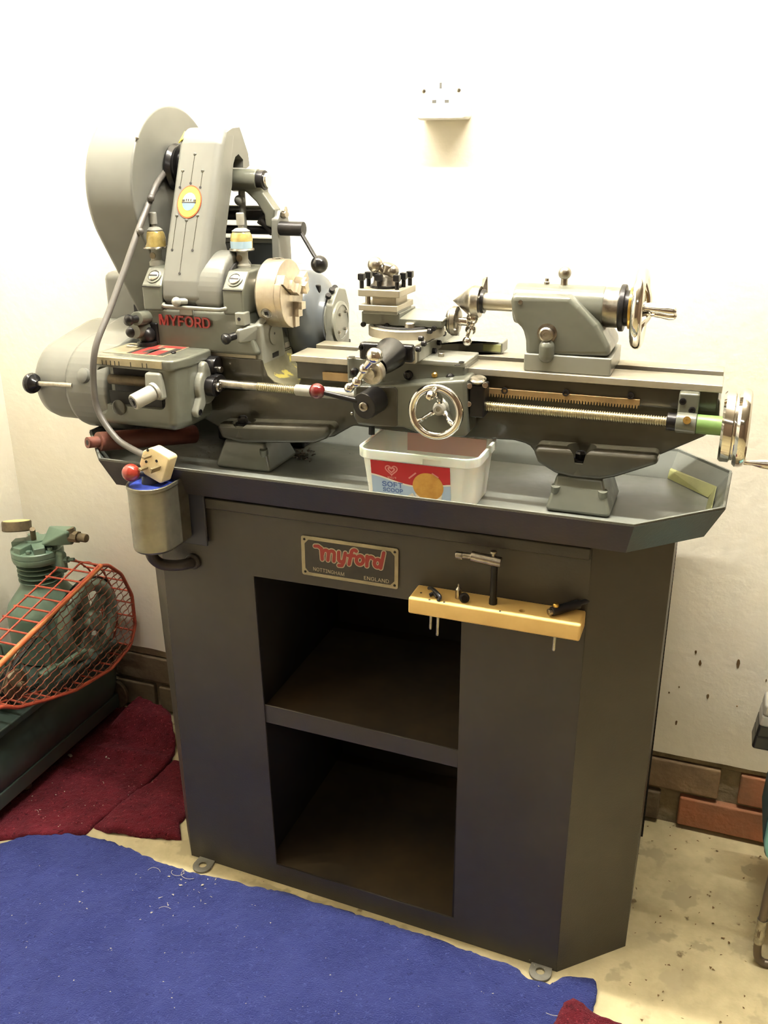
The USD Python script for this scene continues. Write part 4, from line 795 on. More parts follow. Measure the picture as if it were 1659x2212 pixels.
# swivel base, top slide
tcx, tcy = at(853, 725, y=0.095)[0], 0.150
sw = part('swivel_base', cat([rev([(0.060, 0), (0.060, 0.013), (0.0585, 0.0145), (0.045, 0.0145)], (tcx, tcy, 1.0285), (0, 0, 1), 56)]), 'ground_steel', cr, 'round swivel base')
part('swivel_groove', tube([(tcx+0.049*math.cos(a), tcy+0.049*math.sin(a), 1.0432) for a in np.linspace(math.radians(185), math.radians(350), 22)], 0.003, 8), 'dark_recess', sw)
part('clamp_stud', rev([(0.008, 0), (0.008, 0.006), (0.006, 0.008)], at(885, 707, z=1.046), (0, 0, 1), 18), 'steel', sw)
TY0 = 0.118
tz0, tz1 = at(860, 707, y=TY0)[2], at(930, 692, y=TY0)[2]
tx0, tx1, tx2 = at(781, 690, y=TY0)[0], at(863, 690, y=TY0)[0], at(954, 700, y=TY0)[0]
ts = part('top_slide', cat([box(tx1-0.003, tx2, TY0+0.0008, 0.1955, tz0+0.002, tz1, 0.002), box(tx0, tx1, TY0, 0.196, tz0+0.002, at(810, 674, y=TY0)[2], 0.0015)]), 'grey_paint', cr, 'grey top slide with feed dial')
part('top_slide_cap', hull([(tx1, TY0+0.002, tz1-0.001), (tx2, TY0+0.002, tz1-0.001), (tx1+0.004, TY0+0.03, tz1+0.004), (tx2, TY0+0.02, tz1+0.001), (tx1, 0.192, tz1+0.004), (tx2, 0.192, tz1-0.001)], 0.001), 'grey_paint_light', ts)
for px, py in ((786, 700), (837, 703), (889, 707), (938, 709)): part('gib_screw', cat([bolt(at(px, py, y=TY0+0.001), (0, -1, 0), 0.0042, 0.005, 10)]), 'black_steel', ts)
ya = 0.158; za = at(958, 700, y=ya-0.01)[2]+0.004
xd = at(957, 700, y=ya)[0]
part('dial_bracket', cat([cyl((tx2-0.002, ya, za), (xd+0.012, ya, za), 0.017, 28, 0.002)]), 'black_plastic', ts)
part('top_dial', rev([(0.0185, 0), (0.020, 0.002), (0.020, 0.004), (0.0225, 0.006), (0.0225, 0.013), (0.018, 0.016), (0.006, 0.017), (0.006, 0.028)], (xd+0.010, ya, za), (1, 0, 0), 40), 'steel', ts)
hx_ = xd+0.010+0.028
ball_handle([at(1021, 687, x=hx_+0.006), at(1017, 711, x=hx_+0.003), at(1009, 737, x=hx_+0.006)], [0.0098, 0.0088, 0.0072], ts)
part('handle_hub', cyl((hx_-0.012, ya, za), (hx_+0.002, ya, za), 0.0065, 18, 0.001), 'chrome', ts)
# four-way tool post
PY0 = 0.108
u0, u1 = at(773, 632, y=PY0)[0], at(863, 641, y=PY0)[0]
d0 = 0.078
zt0, zt1 = at(820, 642, y=PY0)[2], at(820, 627, y=PY0)[2]
tp = part('tool_post', cat([box(u0, u1, PY0, PY0+d0, zt0, zt1, 0.0012)]), 'ground_steel', ts, 'four-way tool post with square-headed screws')
za1, zb1 = at(820, 660, y=PY0)[2], at(820, 671, y=PY0)[2]
part('post_core', box(u0+0.019, u1-0.010, PY0+0.012, PY0+d0-0.012, za1-0.002, zt0+0.001, 0.001), 'ground_steel', tp)
part('post_base', box(u0+0.001, u1-0.004, PY0-0.001, PY0+d0, zb1-0.001, za1, 0.0012), 'ground_steel', tp)
part('post_spacer', box(u0+0.006, u1-0.006, PY0+0.005, PY0+d0-0.004, at(820, 676, y=PY0)[2]-0.003, zb1, 0.001), 'grey_paint_light', tp)
part('post_screw', cyl((u0+0.011, PY0+0.014, za1), (u0+0.011, PY0+0.014, zt0+0.002), 0.004, 12), 'steel', tp)
for px, py in ((781.5, 620), (796.5, 616), (812, 612), (818.5, 620), (857.5, 620), (872, 612), (885.5, 610)):
    d_ = {781.5: 0.014, 796.5: 0.040, 812: 0.066, 818.5: 0.014, 857.5: 0.014, 872: 0.044, 885.5: 0.066}[px]
    c = at(px, py, y=PY0+d_); c[2] = zt1
    part('clamp_screw', cat([rev([(0.0033, 0), (0.0033, 0.011), (0.0055, 0.013)], c, (0, 0, 1), 12), rev([(0.0066, 0), (0.0066, 0.008), (0.0058, 0.009)], c+[0, 0, 0.013], (0, 0, 1), 4, PI/4)]), 'black_steel', tp, smooth=25)
pc = at(834, 615, y=PY0+0.036); pc[2] = zt1
part('post_washer', rev([(0.025, 0), (0.025, 0.004)], pc, (0, 0, 1), 32), 'black_steel', tp); ph = part('post_nut', rev([(0.021, 0.004), (0.0175, 0.016), (0.013, 0.017), (0.009, 0.020), (0.009, 0.026)], pc, (0, 0, 1), 30), 'steel', tp)
z0_ = pc + [0, 0, 0.028]
b0_, b1_, b2_ = at(847, 586, y=PY0+0.036), at(829, 584, y=PY0+0.034), at(812, 572, y=PY0+0.03)
part('clamp_handle', cat([rev([(0.010, 0), (0.0105, 0.012), (0.009, 0.014)], z0_+[0.002, 0, -0.006], (0.25, 0, 1), 22), tube([b0_, b1_, b2_], [0.0105, 0.0075, 0.008], 16), sph(b0_, 0.0105), sph(b2_-[0.001, 0, 0], 0.0118, 3, (1.0, 1, 1))]), 'steel', ph)
# ---- tailstock
TF = 0.122
tb = rp(PY(TF, [(1101, 641), (1108, 637), (1230, 641), (1252, 660), (1290, 700), (1317, 748), (1319, 772), (1135, 770), (1134, 735), (1128, 712), (1112, 696), (1104, 672)]), 0.004, 0.012)
ta = part('tailstock', cat([prism(tb, 'y', TF, 0.228, 0.008, 4)]), 'grey_paint', la, 'grey tailstock with cone centre and handwheel')
base = PY(TF, [(1133, 768), (1322, 772), (1322, 803), (1133, 795)])
bx_0, bx_1 = base[0][0], base[1][0]
part('tailstock_base', box(bx_0, bx_1, TF-0.004, 0.236, ZB+0.0003, at(1230, 770, y=TF)[2]+0.001, 0.002), 'grey_paint_light', ta)
yt = YS; zt_ = at(1085, 653, y=yt)[2]
xq0, xq1 = at(1101, 650, y=yt-0.03)[0], at(1300, 650, y=yt)[0]
part('barrel_housing', cat([cyl((xq0+0.003, yt, zt_), (xq1+0.006, yt, zt_), 0.030, 40, 0.004)]), 'grey_paint', ta)
part('rear_rib', prism(rp(PY(0.21, [(1262, 700), (1290, 698), (1322, 735), (1334, 770), (1332, 790), (1300, 790), (1290, 740)]), 0.003), 'y', 0.205, 0.232, 0.004), 'grey_paint_light', ta)
part('quill', cyl((at(1042, 654, y=yt)[0], yt, zt_), (xq0+0.006, yt, zt_), 0.0132, 30, 0.001), 'ground_steel', ta)
xc0, xc1 = at(978, 652, y=yt)[0], at(1030, 654, y=yt)[0]
cc = part('cone_centre', rev([(0.0, 0), (0.0235, xc1-xc0-0.008), (0.0245, xc1-xc0-0.004), (0.0235, xc1-xc0+0.006), (0.012, xc1-xc0+0.006), (0.012, xc1-xc0+0.016)], (xc0, yt, zt_-0.001), (1, 0, 0), 40), 'steel', ta, 'large pointed live cone centre')
part('centre_washer', cyl((xc1+0.008, yt, zt_), (xc1+0.013, yt, zt_), 0.018, 28), 'black_steel', cc)
part('ejector_fin', hull([(xc1+0.004, yt+0.012, zt_+0.012), (xc1+0.012, yt+0.014, zt_+0.012), (xc1+0.010, yt+0.018, zt_+0.034), (xc1+0.004, yt+0.02, zt_+0.03)], 0.0012), 'steel', cc)
part('oil_screw', rev([(0.0035, 0), (0.0035, 0.001), (0.0022, 0.001), (0.002, 0.0003)], at(1124, 653, y=TF), (0, -1, 0), 16), 'steel', ta)
bp = at(1182, 720, y=TF)
part('bolt_boss', hull([(bp[0]+0.020*math.cos(a), TF+0.004, bp[2]+0.022*math.sin(a)) for a in np.linspace(0, PI, 14)] + [(bp[0]-0.019, TF+0.004, bp[2]-0.022), (bp[0]+0.019, TF+0.004, bp[2]-0.022)], 0.003), 'grey_paint', ta)
part('clamp_bolt', cat([rev([(0.0145, 0), (0.0145, 0.002)], (bp[0], TF+0.0005, bp[2]), (0, -1, 0), 24), rev([(0.0105, 0), (0.0105, 0.009), (0.008, 0.011), (0.003, 0.011), (0.0028, 0.010)], (bp[0], TF-0.001, bp[2]), (0, -1, 0), 22)]), 'steel', ta, smooth=25)
b3 = at(1181, 750, y=TF-0.004); part('lower_boss', hull([(b3[0], TF-0.003, b3[2]), (b3[0], TF-0.002, b3[2]-0.012)], 0.0115, 2), 'grey_paint', ta)
tl0 = at(1219, 607, y=yt); part('quill_lock', cat([rev([(0.0052, 0), (0.0048, 0.03)], (tl0[0], yt, zt_+0.024), (0, 0, 1), 16), sph((tl0[0], yt, at(1219, 590, y=yt)[2]), 0.0095)]), 'steel', ta)
part('oil_nipple', rev([(0.004, 0), (0.004, 0.004), (0.0028, 0.005), (0.0028, 0.009)], (at(1181, 616, y=yt)[0], yt, zt_+0.029), (0, 0, 1), 14), 'steel', ta)
xn0, xn1 = at(1306, 650, y=yt)[0], at(1340, 655, y=yt)[0]
part('barrel_nut', cyl((xn0, yt, zt_), (xn1, yt, zt_), 0.029, 36, 0.002), 'steel', ta)
part('dial_ring', cat([cyl((xn1, yt, zt_), (xn1+0.008, yt, zt_), 0.034, 40, 0.002), cyl((xn1+0.008, yt, zt_), (xn1+0.016, yt, zt_), 0.026, 36)]), 'black_steel', ta); part('dial_band', cyl((xn1+0.014, yt, zt_), (xn1+0.022, yt, zt_), 0.030, 40, 0.001), 'brass', ta)
xh = at(1383, 660, y=yt)[0]
twh = part('tailstock_handwheel', torus((xh, yt, zt_), (1, 0, 0), 0.050, 0.0085, 64, 14), 'chrome', ta, 'polished tailstock handwheel')
part('wheel_disc', rev([(0.022, 0), (0.020, 0.006), (0.012, 0.014), (0.010, 0.03)], (xn1+0.02, yt, zt_), (1, 0, 0), 32), 'chrome', twh)
for a in (80, 200, 320):
    e = np.array([0, math.cos(math.radians(a)), math.sin(math.radians(a))])
    part('spoke', tube(smoothpath([np.array([xh+0.012, yt, zt_])+e*0.004, np.array([xh+0.010, yt, zt_])+e*0.02, np.array([xh, yt, zt_])+e*0.046], 5), 0.0065, 12, flat=(1, 0.7)), 'chrome', twh)
for dy, dz in ((-0.018, 0.004), (0.004, -0.006)):
    part('crank_handle', rev([(0.0045, 0), (0.0055, 0.004), (0.0042, 0.012), (0.0055, 0.026), (0.0072, 0.038), (0.0062, 0.045), (0.003, 0.048)], (xh+0.004, yt+dy, zt_+dz), (1, 0.05, -0.06), 20), 'chrome', twh)
# ------------------------------------------------------------------ drum switch on the cabinet front, with conduit
sw_ = thing('drum_switch', 'round-fronted metal switch box with blue top and red knob on the cabinet front', 'switch', (0.039, -0.004, 0.70))
D = Polygon([(0.0035, -0.013), (0.0035, -0.068)] + [(0.0385+0.035*math.cos(a), -0.070+0.037*math.sin(a)) for a in np.linspace(PI, 2*PI, 60)] + [(0.0735, -0.068), (0.0735, -0.013)])
part('switch_case', prism(D, 'z', 0.700, 0.806, 0.0, b0=0.006), 'switch_metal', sw_)
part('case_rim', prism(poly(D.buffer(0.0012)).difference(D.buffer(-0.0025)), 'z', 0.805, 0.8115, 0.001), 'switch_metal', sw_)
part('switch_top', prism(D.buffer(-0.0025), 'z', 0.803, 0.8075, 0.0), 'switch_blue', sw_, 'blue painted top')
part('mounting_plate', box(-0.004, 0.098, -0.0125, -0.0075, 0.686, 0.800, 0.002), 'bracket_blue', sw_)
part('case_screw', rev([(0.004, 0), (0.003, 0.002)], at(287, 1073, z=0.795)-[0, 0.0, 0], (-0.4, -1, 0), 14), 'steel', sw_)
kb = at(283, 1021, y=-0.088)
kn = part('switch_knob', sph(kb, 0.0142), 'red_ball', sw_, 'red ball knob')
hb = at(322, 1024, z=0.822)
part('switch_lever', cat([tube([kb, kb*0.4+hb*0.6, hb+[0, 0, 0.002]], [0.004, 0.005, 0.007], 12), rev([(0.013, -0.016), (0.012, -0.004), (0.008, 0.004), (0.004, 0.006)], hb, (0, 0, 1), 22)]), 'bracket_blue', kn)
part('lever_screw', rev([(0.004, 0), (0.0035, 0.003)], hb+[0, 0, 0.005], (0, 0, 1), 12), 'brass', kn)
part('conduit_elbow', tube(smoothpath([(0.012, -0.05, 0.702), (0.010, -0.046, 0.672), (0.018, -0.038, 0.655), (0.035, -0.030, 0.650), (0.052, -0.022, 0.650), (0.060, -0.012, 0.650), (0.061, -0.0095, 0.650)], 6), 0.0095, 16), 'conduit_dark', sw_)
part('conduit_gland', cat([rev([(0.014, 0), (0.014, 0.005), (0.012, 0.008)], (0.062, -0.001, 0.650), (0, -1, 0), 18)]), 'conduit_dark', sw_)
# ------------------------------------------------------------------ plug and cable
u = np.array([0.90, -0.06, -0.34]); u /= np.linalg.norm(u); n_ = np.array([-0.08, -1.0, 0.10]); v = np.cross(n_, u); v /= np.linalg.norm(v)
if v[2] < 0: v = -v
n_ = np.cross(u, v)
if n_[1] > 0: n_ = -n_
pc_ = at(331, 1003, y=-0.072)
pl = thing('mains_plug', 'cream three-pin mains plug with grey cable lying on the blue switch top', 'plug', (pc_[0], pc_[1], 0.808))
def pm(m): # local (u, v, depth away from the pins)
    T = np.eye(4); T[:3, 0], T[:3, 1], T[:3, 2], T[:3, 3] = u, v, -n_, pc_
    m = m.copy(); m.apply_transform(T)
    if np.linalg.det(T[:3, :3]) < 0: m.invert()
    return m
body = rp([(-0.024, -0.012), (-0.012, -0.024), (0.024, -0.024), (0.024, 0.024), (-0.012, 0.024), (-0.024, 0.012)], 0.004)
part('plug_body', pm(prism(body, 'z', 0.0, 0.026, 0.002, b1=0.005)), 'plug_cream', pl)
for nm, (a, b, w, h, L) in (('live_pin', (-0.010, 0.0105, 0.0062, 0.004, 0.0175)), ('neutral_pin', (-0.010, -0.0105, 0.0062, 0.004, 0.0175)), ('earth_pin', (0.012, 0.0, 0.004, 0.008, 0.0225))):
    part(nm, pm(box(a-w/2, a+w/2, b-h/2, b+h/2, -L, 0.002, 0.0006)), 'pin_brass', pl)
for a, b in ((-0.016, 0.017), (-0.013, -0.002), (0.004, 0.008)): part('plug_screw', pm(rev([(0.0024, -0.0004), (0.0024, 0.001)], (a, b, 0), (0, 0, 1), 12)), 'dark_recess', pl)
ys = [0.262, 0.245, 0.19, 0.15, 0.115, 0.075, 0.03, -0.012, -0.020, -0.022, -0.030, -0.042]
pts = [at(px, py, y=y) for (px, py), y in zip(((384, 356), (366, 363), (340, 395), (318, 448), (296, 505), (268, 585), (236, 672), (206, 752), (202, 830), (214, 892), (250, 945), (282, 968)), ys)]
pts.append(pc_ - u*0.026 - n_*0.013); pts.append(pc_ - u*0.020 - n_*0.013)
part('power_cable', tube(smoothpath(pts, 8), 0.0053, 12), 'cable_rubber', pl)
for tp_ in (at(326, 428, y=0.155), at(303, 500, y=0.115)): part('cable_tie', sph(tp_, 0.0062, 2), 'cable_rubber', pl)
# ------------------------------------------------------------------ rusty tube in the tray
d0_, d1_ = at(192, 964, z=0.843), np.array([-0.050, 0.126, 0.824])
d0_ = np.array([-0.117, -0.014, 0.8455]); dv = d1_-d0_; dv /= np.linalg.norm(dv)
rt_ = single('rusty_tube', cat([tube([d0_, d0_+dv*0.022], 0.0095, 20), tube([d0_+dv*0.020, d0_+dv*0.21], 0.0165, 24)]), 'rust_pipe', 'reddish brown rusty stepped tube poking over the left rim of the tray', 'tube')
part('tube_bore', rev([(0.0045, 0), (0.0045, 0.0004)], d0_, -dv, 16), 'dark_recess', rt_)
# ------------------------------------------------------------------ ice-cream tub
tub = thing('plastic_tub', 'white plastic ice-cream tub with red and blue label in the drip tray', 'tub', (0.45, 0.085, zf+0.0003))
def rr(x0, x1, y0, y1, r): 
    a = []
    for cx_, cy_, s in ((x1-r, y0+r, -90), (x1-r, y1-r, 0), (x0+r, y1-r, 90), (x0+r, y0+r, 180)):
        a += [(cx_+r*math.cos(math.radians(s+t)), cy_+r*math.sin(math.radians(s+t))) for t in np.linspace(0, 90, 7)]
    return np.array(a)
tz0_, tz1_ = zf+0.0008, 0.872
o0, o1 = rr(0.3640, 0.5350, 0.038, 0.142, 0.018), rr(0.3560, 0.5430, 0.024, 0.152, 0.022)
shr = lambda r, d: ring_offset(r, d)
tb_ = part('tub_body', loft([z_(o0, tz0_), z_(o1, tz1_), z_(shr(o1, 0.0016), tz1_), z_(shr(o0, 0.0018), tz0_+0.0016)]), 'tub_plastic', tub, smooth=35)
lip = prism(Polygon(shr(o1, -0.004)).difference(Polygon(shr(o1, 0.0004))), 'z', tz1_-0.013, tz1_+0.0015, 0.0012)
part('tub_lip', diff(lip, box(0.462, 0.492, 0.010, 0.0235, tz1_-0.02, tz1_-0.004, 0.001)), 'tub_plastic', tub)
vv = np.array([0, -0.014, tz1_-tz0_]); vv /= np.linalg.norm(vv); uu = np.array([1.0, 0, 0])
fo = np.array([0.376, 0.0376, tz0_]) + vv*0.004     # lower left corner of the front label
LW, LH = 0.127, 0.066
def lab(p, m, nm='label', off=0.0003, par=None, t=0.0003):
    ps = p.geoms if hasattr(p, 'geoms') else [p]
    return part(nm, placed(cat([prism(q_, 'z', off, off+t) for q_ in ps if q_.area > 1e-9]), fo, uu, vv), m, par or tub, smooth=False)
wave = [(x, 0.036+0.006*math.sin(x/LW*5.2+1.9)-0.004*x/LW) for x in np.linspace(0, LW, 24)]
lb_ = lab(sbox(0, 0, LW, LH), 'label_blue', 'label')
lab(Polygon(wave+[(LW, LH), (0, LH)]), 'label_red', 'label_field', 0.0006, lb_); lab(LineString(wave).buffer(0.0013), 'label_white', 'label_wave', 0.0008, lb_)
def heart(s, cx_, cy_):
    t = np.linspace(0, 2*PI, 40); return [(cx_+s*16*math.sin(a)**3/16, cy_+s*(13*math.cos(a)-5*math.cos(2*a)-2*math.cos(3*a)-math.cos(4*a))/16) for a in t]
h1 = Polygon(heart(0.0105, 0.0335, 0.0520)); h2 = Polygon(heart(0.0062, 0.0335, 0.0522)); h3 = Polygon(heart(0.0034, 0.0335, 0.0524))
lab(h1.difference(h1.buffer(-0.0019)), 'label_pink', 'heart_logo', 0.0009, lb_); lab(h2.difference(h3), 'label_pink', 'heart_logo', 0.0009, lb_)
def ltext(s, h, x, y, m, w=None, bold=True):
    t_ = meshkit.text_mesh(s, h, 0.0004, bold)
    if w: t_.apply_scale([w/(t_.bounds[1][0]-t_.bounds[0][0]), 1, 1])
    t_.apply_translation([x, y, 0.0009]); return part('label_text', placed(t_, fo, uu, vv), m, lb_, smooth=False)
ltext("WALL'S", 0.0030, 0.0265, 0.0375, 'label_pink', 0.014); ltext('SOFT', 0.0085, 0.016, 0.0225, 'label_text_blue', 0.034); ltext('SCOOP', 0.0065, 0.017, 0.0135, 'label_text_blue', 0.033)
lab(affinity.rotate(sbox(0.062, 0.040, 0.078, 0.0424), 42, origin=(0.062, 0.040)), 'label_pink', 'label_banner', 0.0009, lb_); lab(affinity.rotate(sbox(0.098, 0.053, 0.110, 0.0552), -32, origin=(0.098, 0.053)), 'label_pink', 'label_banner', 0.0009, lb_)
sc = affinity.scale(Point(0.0915, 0.030).buffer(0.0245), 1.0, 0.95); lab(sc, 'scoop', 'label_scoop', 0.0009, lb_); lab(affinity.scale(Point(0.0735, 0.026).buffer(0.007), 0.8, 1.1), 'scoop', 'label_scoop', 0.0011, lb_)
lab(Polygon([(0.0695, 0.015), (0.114, 0.018), (0.110, 0.0), (0.076, 0.0)]).difference(affinity.scale(Point(0.0915, 0.030).buffer(0.0245), 1.0, 0.95)), 'label_white', 'label_cup', 0.0009, lb_)
lab(Polygon([(0.050, 0.004), (0.066, 0.016), (0.070, 0.009), (0.060, 0.0)]), 'label_white', 'label_biscuit', 0.0009, lb_); lab(Polygon([(0.060, 0.0), (0.068, 0.009), (0.071, 0.008), (0.064, 0.0)]), 'label_red', 'label_biscuit', 0.0011, lb_)
for (a, b, m) in (((0.395, 0.835), (0.528, 0.868), 'label_faded_red'), ((0.395, 0.795), (0.528, 0.836), 'label_faded_blue')):
    part('back_label', box(a[0], b[0], 0.1462, 0.1472, a[1], b[1], 0), m, tub, 'label seen on the far side of the tub')
# ------------------------------------------------------------------ wooden tool rack and its tools
RZ0, RZ1, RY0 = 0.646, 0.672, -0.050
rk_ = diff(prism(rp(sbox(0.4645, RY0, 0.7225, -0.0006), 0.003), 'z', RZ0, RZ1, 0.003), cyl((0.635, -0.034, RZ1-0.015), (0.635, -0.034, RZ1+0.01), 0.0045, 18))
rack_t = single('tool_rack', rk_, 'pine', 'pale pine block with drilled holes fixed to the cabinet front as a tool rack', 'tool rack')
for x, y in ((0.478, -0.028), (0.520, RY0+0.004), (0.497, RY0+0.004), (0.605, RY0+0.004)): part('peg_hole', rev([(0.0017, 0), (0.0017, 0.0003)], (x, y, RZ1), (0, 0, 1), 10), 'dark_recess', rack_t)
kx, ky = 0.5895, -0.030
ck_ = thing('chuck_key', 'steel chuck key with a sideways handle standing upright in the pine tool rack', 'chuck key', (kx, ky, RZ1))
part('key_shaft', rev([(0.0062, 0.0002), (0.0062, 0.008), (0.0052, 0.010), (0.0050, 0.06), (0.0048, 0.066)], (kx, ky, RZ1), (0, 0, 1), 22), 'black_steel', ck_)
T0, T1, T2 = at(1083, 1215, y=ky), at(1018, 1201, y=ky), at(985, 1199, y=ky)
part('key_sleeve', cyl(T0, T1, 0.0078, 24, 0.001), 'steel', ck_); part('key_bar', cat([cyl(T1, T1*0.45+T2*0.55, 0.0048, 18), cyl(T1*0.45+T2*0.55, T2, 0.0060, 20, 0.001)]), 'steel', ck_)
pz = at(1066, 1194, y=ky); part('key_pin', cat([rev([(0.0022, 0), (0.0022, 0.006), (0.0048, 0.007), (0.0048, 0.010)], (pz[0], ky, T0[2]+0.006), (0, 0, 1), 14)]), 'steel', ck_)
a_, b_ = at(925, 1273, z=RZ1+0.006), at(950, 1291, z=RZ1+0.005)
hk = thing('bent_key', 'small bent grey hex key at the left end of the pine tool rack', 'hex key', (a_[0], a_[1], RZ1))
part('key_arm', tube(smoothpath([a_+[0, 0.004, 0], a_*0.6+b_*0.4+[0, 0, 0.006], b_+[0, 0, 0.002], b_+[-0.0015, -0.002, -0.0046]], 6), 0.0028, 8), 'drill_black', hk)
part('key_foot', tube(smoothpath([at(928, 1286, z=RZ1+0.0035), at(938, 1282, z=RZ1+0.006), at(945, 1290, z=RZ1+0.0035)], 5), 0.003, 8), 'drill_black', hk)
cd = at(990, 1292, z=RZ1)
cdr = thing('centre_drill', 'tiny pointed silver centre drill standing in the pine tool rack', 'drill bit', (cd[0], cd[1], RZ1))
part('drill_body', rev([(0.0048, 0.0002), (0.0048, 0.015), (0.0016, 0.019), (0.0016, 0.023), (0.0, 0.0255)], (cd[0], cd[1], RZ1), (0, 0, 1), 18), 'steel', cdr)
cp_ = at(1003, 1291, z=RZ1+0.007); single('drill_cap', rev([(0.0072, -0.003), (0.0075, 0.003), (0.005, 0.0045), (0.0045, 0.003)], cp_, (0.4, -1, 0.2), 22), 'black_steel', 'round black steel cap lying beside the tiny pointed drill', 'cap')
e0_, e1_ = np.array([0.678, -0.040, RZ1+0.0072]), np.array([0.712, -0.010, RZ1+0.0108])
dh = thing('tool_bit_holder', 'black knurled tool bit holder with brass screw at the right end of the tool rack', 'tool holder', (e0_[0], e0_[1], RZ1))
part('holder_body', cyl(e0_, e1_, 0.0070, 20, 0.001), 'drill_black', dh); part('holder_tail', cyl(e1_, e1_+(e1_-e0_)*0.35+[0, 0, 0.002], 0.0042, 14, 0.001), 'drill_black', dh)
part('brass_screw', rev([(0.0045, 0), (0.0045, 0.003), (0.003, 0.0045)], e0_+(e1_-e0_)*0.15+[0, 0, 0.0066], (0, 0, 1), 14), 'brass', dh); part('silver_tip', cyl(e0_-(e1_-e0_)*0.12, e0_+(e1_-e0_)*0.02, 0.0052, 16, 0.001), 'steel', dh)
for px, z1, lab_ in ((930, 0.612, 'shorter of the two thin steel pins under the left end of the tool rack'), (945, 0.603, 'longer of the two thin steel pins under the left end of the tool rack'), (1200, 0.611, 'single thin steel pin under the right end of the tool rack')):
    p = at(px, 1340, y=-0.03); single('steel_pin', rev([(0.0018, 0), (0.0024, 0.002), (0.0024, RZ0-z1+0.001)], (p[0], -0.03, z1), (0.02, 0, 1), 10), 'steel', lab_, 'pin', 'thin pins hanging from the tool rack')
# ------------------------------------------------------------------ air compressor
co = thing('air_compressor', 'old green air compressor with a red wire belt guard on a long tank', 'air compressor', (-0.50, 0.05, 0.0))
TX, TZ, TRd = -0.505, 0.118, 0.098
part('tank', rev([(0.05, -0.012), (0.085, 0.0), (TRd, 0.03), (TRd, 0.60), (0.085, 0.63), (0.05, 0.642)], (TX, -0.27, TZ), (0, 1, 0), 48), 'tank_green', co)
part('tank_rail', box(-0.425, -0.412, -0.25, 0.35, TZ-0.075, TZ-0.040, 0.003), 'tank_green', co)
part('tank_end_plate', prism(rp(circle(TX+0.075, 0.07, 0.04, 30), 0.001), 'y', 0.352, 0.362, 0.003), 'old_brass', co)
part('tank_foot', box(TX-0.06, TX+0.05, 0.27, 0.33, 0.012, 0.05, 0.004), 'tank_green', co); part('tank_foot', box(TX-0.06, TX+0.05, -0.2, -0.14, 0.012, 0.05, 0.004), 'tank_green', co)
s0_, s1_ = at(-6, 1622, x=-0.425), at(58, 1694, x=-0.44)
part('tank_leg', tube([s0_+[-0.02, -0.03, 0.05], s0_, s1_], 0.0065, 12), 'tank_green', co)
part('leg_end', cyl(s1_+[0, 0, 0.004], s1_-[0, 0, 0.008], 0.010, 16, 0.002), 'old_brass', co)
part('platform', box(-0.575, -0.40, -0.16, 0.36, 0.206, 0.222, 0.003), 'tank_green', co)
PXc, PYc = -0.520, 0.272
part('crankcase', rev([(0.080, 0.0), (0.085, 0.004), (0.085, 0.11), (0.080, 0.125), (0.05, 0.165), (0.046, 0.175), (0.046, 0.182)], (PXc, PYc, 0.222), (0, 0, 1), 40), 'comp_green', co)
fins = [(0.030, 0.0)]
for k in range(5): fins += [(0.029, 0.003+k*0.0115), (0.049, 0.0045+k*0.0115), (0.049, 0.0065+k*0.0115), (0.029, 0.008+k*0.0115)]
part('cylinder_fins', rev(fins+[(0.034, 0.06)], (PXc, PYc, 0.402), (0, 0, 1), 44), 'comp_green', co)
hd = part('cylinder_head', rev([(0.044, 0.0), (0.054, 0.003), (0.056, 0.010), (0.056, 0.017), (0.0545, 0.018), (0.056, 0.019), (0.056, 0.030), (0.054, 0.032), (0.030, 0.034)], (PXc, PYc, 0.450), (0, 0, 1), 44), 'comp_green', co)
for k in range(6):
    a = k*PI/3+0.3; e = np.array([math.cos(a), math.sin(a), 0]); q_ = np.array([-e[1], e[0], 0]); c = np.array([PXc, PYc, 0.482])
    part('head_rib', hull([c+e*0.012+q_*s*0.012+[0, 0, h] for s in (-1, 1) for h in (0, 0.016)] + [c+e*0.050+q_*s*0.010+[0, 0, h] for s in (-1, 1) for h in (0, 0.012)], 0.002), 'comp_green', hd)
    a += PI/6; part('head_bolt', bolt((PXc+0.044*math.cos(a), PYc+0.044*math.sin(a), 0.4835), (0, 0, 1), 0.0062, 0.006), 'comp_green', hd)
part('head_cap', cyl((PXc, PYc, 0.482), (PXc, PYc, 0.503), 0.024, 26, 0.003), 'comp_green', hd)
o1_, o2_ = np.array([PXc+0.004, PYc-0.01, 0.503]), at(70, 1143, y=PYc-0.02)
part('gauge_pipe', tube(smoothpath([o1_, o1_*0.6+o2_*0.4+[0, 0, 0.004], o2_], 6), 0.006, 12), 'old_brass', hd)
gp0 = at(36, 1135, y=PYc-0.02)
ga = part('pressure_gauge', cat([rev([(0.029, -0.012), (0.031, -0.010), (0.031, 0.008), (0.030, 0.010)], gp0, (-0.12, 0.26, 1), 36)]), 'old_brass', co, 'old brass pressure gauge with a cream dial')
dng = np.array([-0.12, 0.26, 1]); dng /= np.linalg.norm(dng); part('gauge_dial', rev([(0.0275, 0), (0.0275, 0.0012)], gp0+dng*0.0095, dng, 32), 'gauge_cream', ga)
v0, v1, v2 = at(118, 1158, y=PYc), at(152, 1158, y=PYc), at(188, 1163, y=PYc)
part('outlet_block', hull([v0+[-0.02, 0.012, -0.016], v0+[-0.02, -0.012, -0.016], v0+[-0.015, 0.01, 0.012], v1+[0, 0.012, 0.012], v1+[0, -0.012, 0.012], v1+[0, 0, -0.014]], 0.006), 'comp_green', hd)
part('outlet_valve', cat([cyl(v1, v1*0.5+v2*0.5, 0.013, 8), cyl(v1*0.5+v2*0.5, v2, 0.0095, 18, 0.003), cyl(v1+[0.004, 0, 0], v1+[0, 0, 0.018], 0.011, 8)]), 'old_brass', hd)
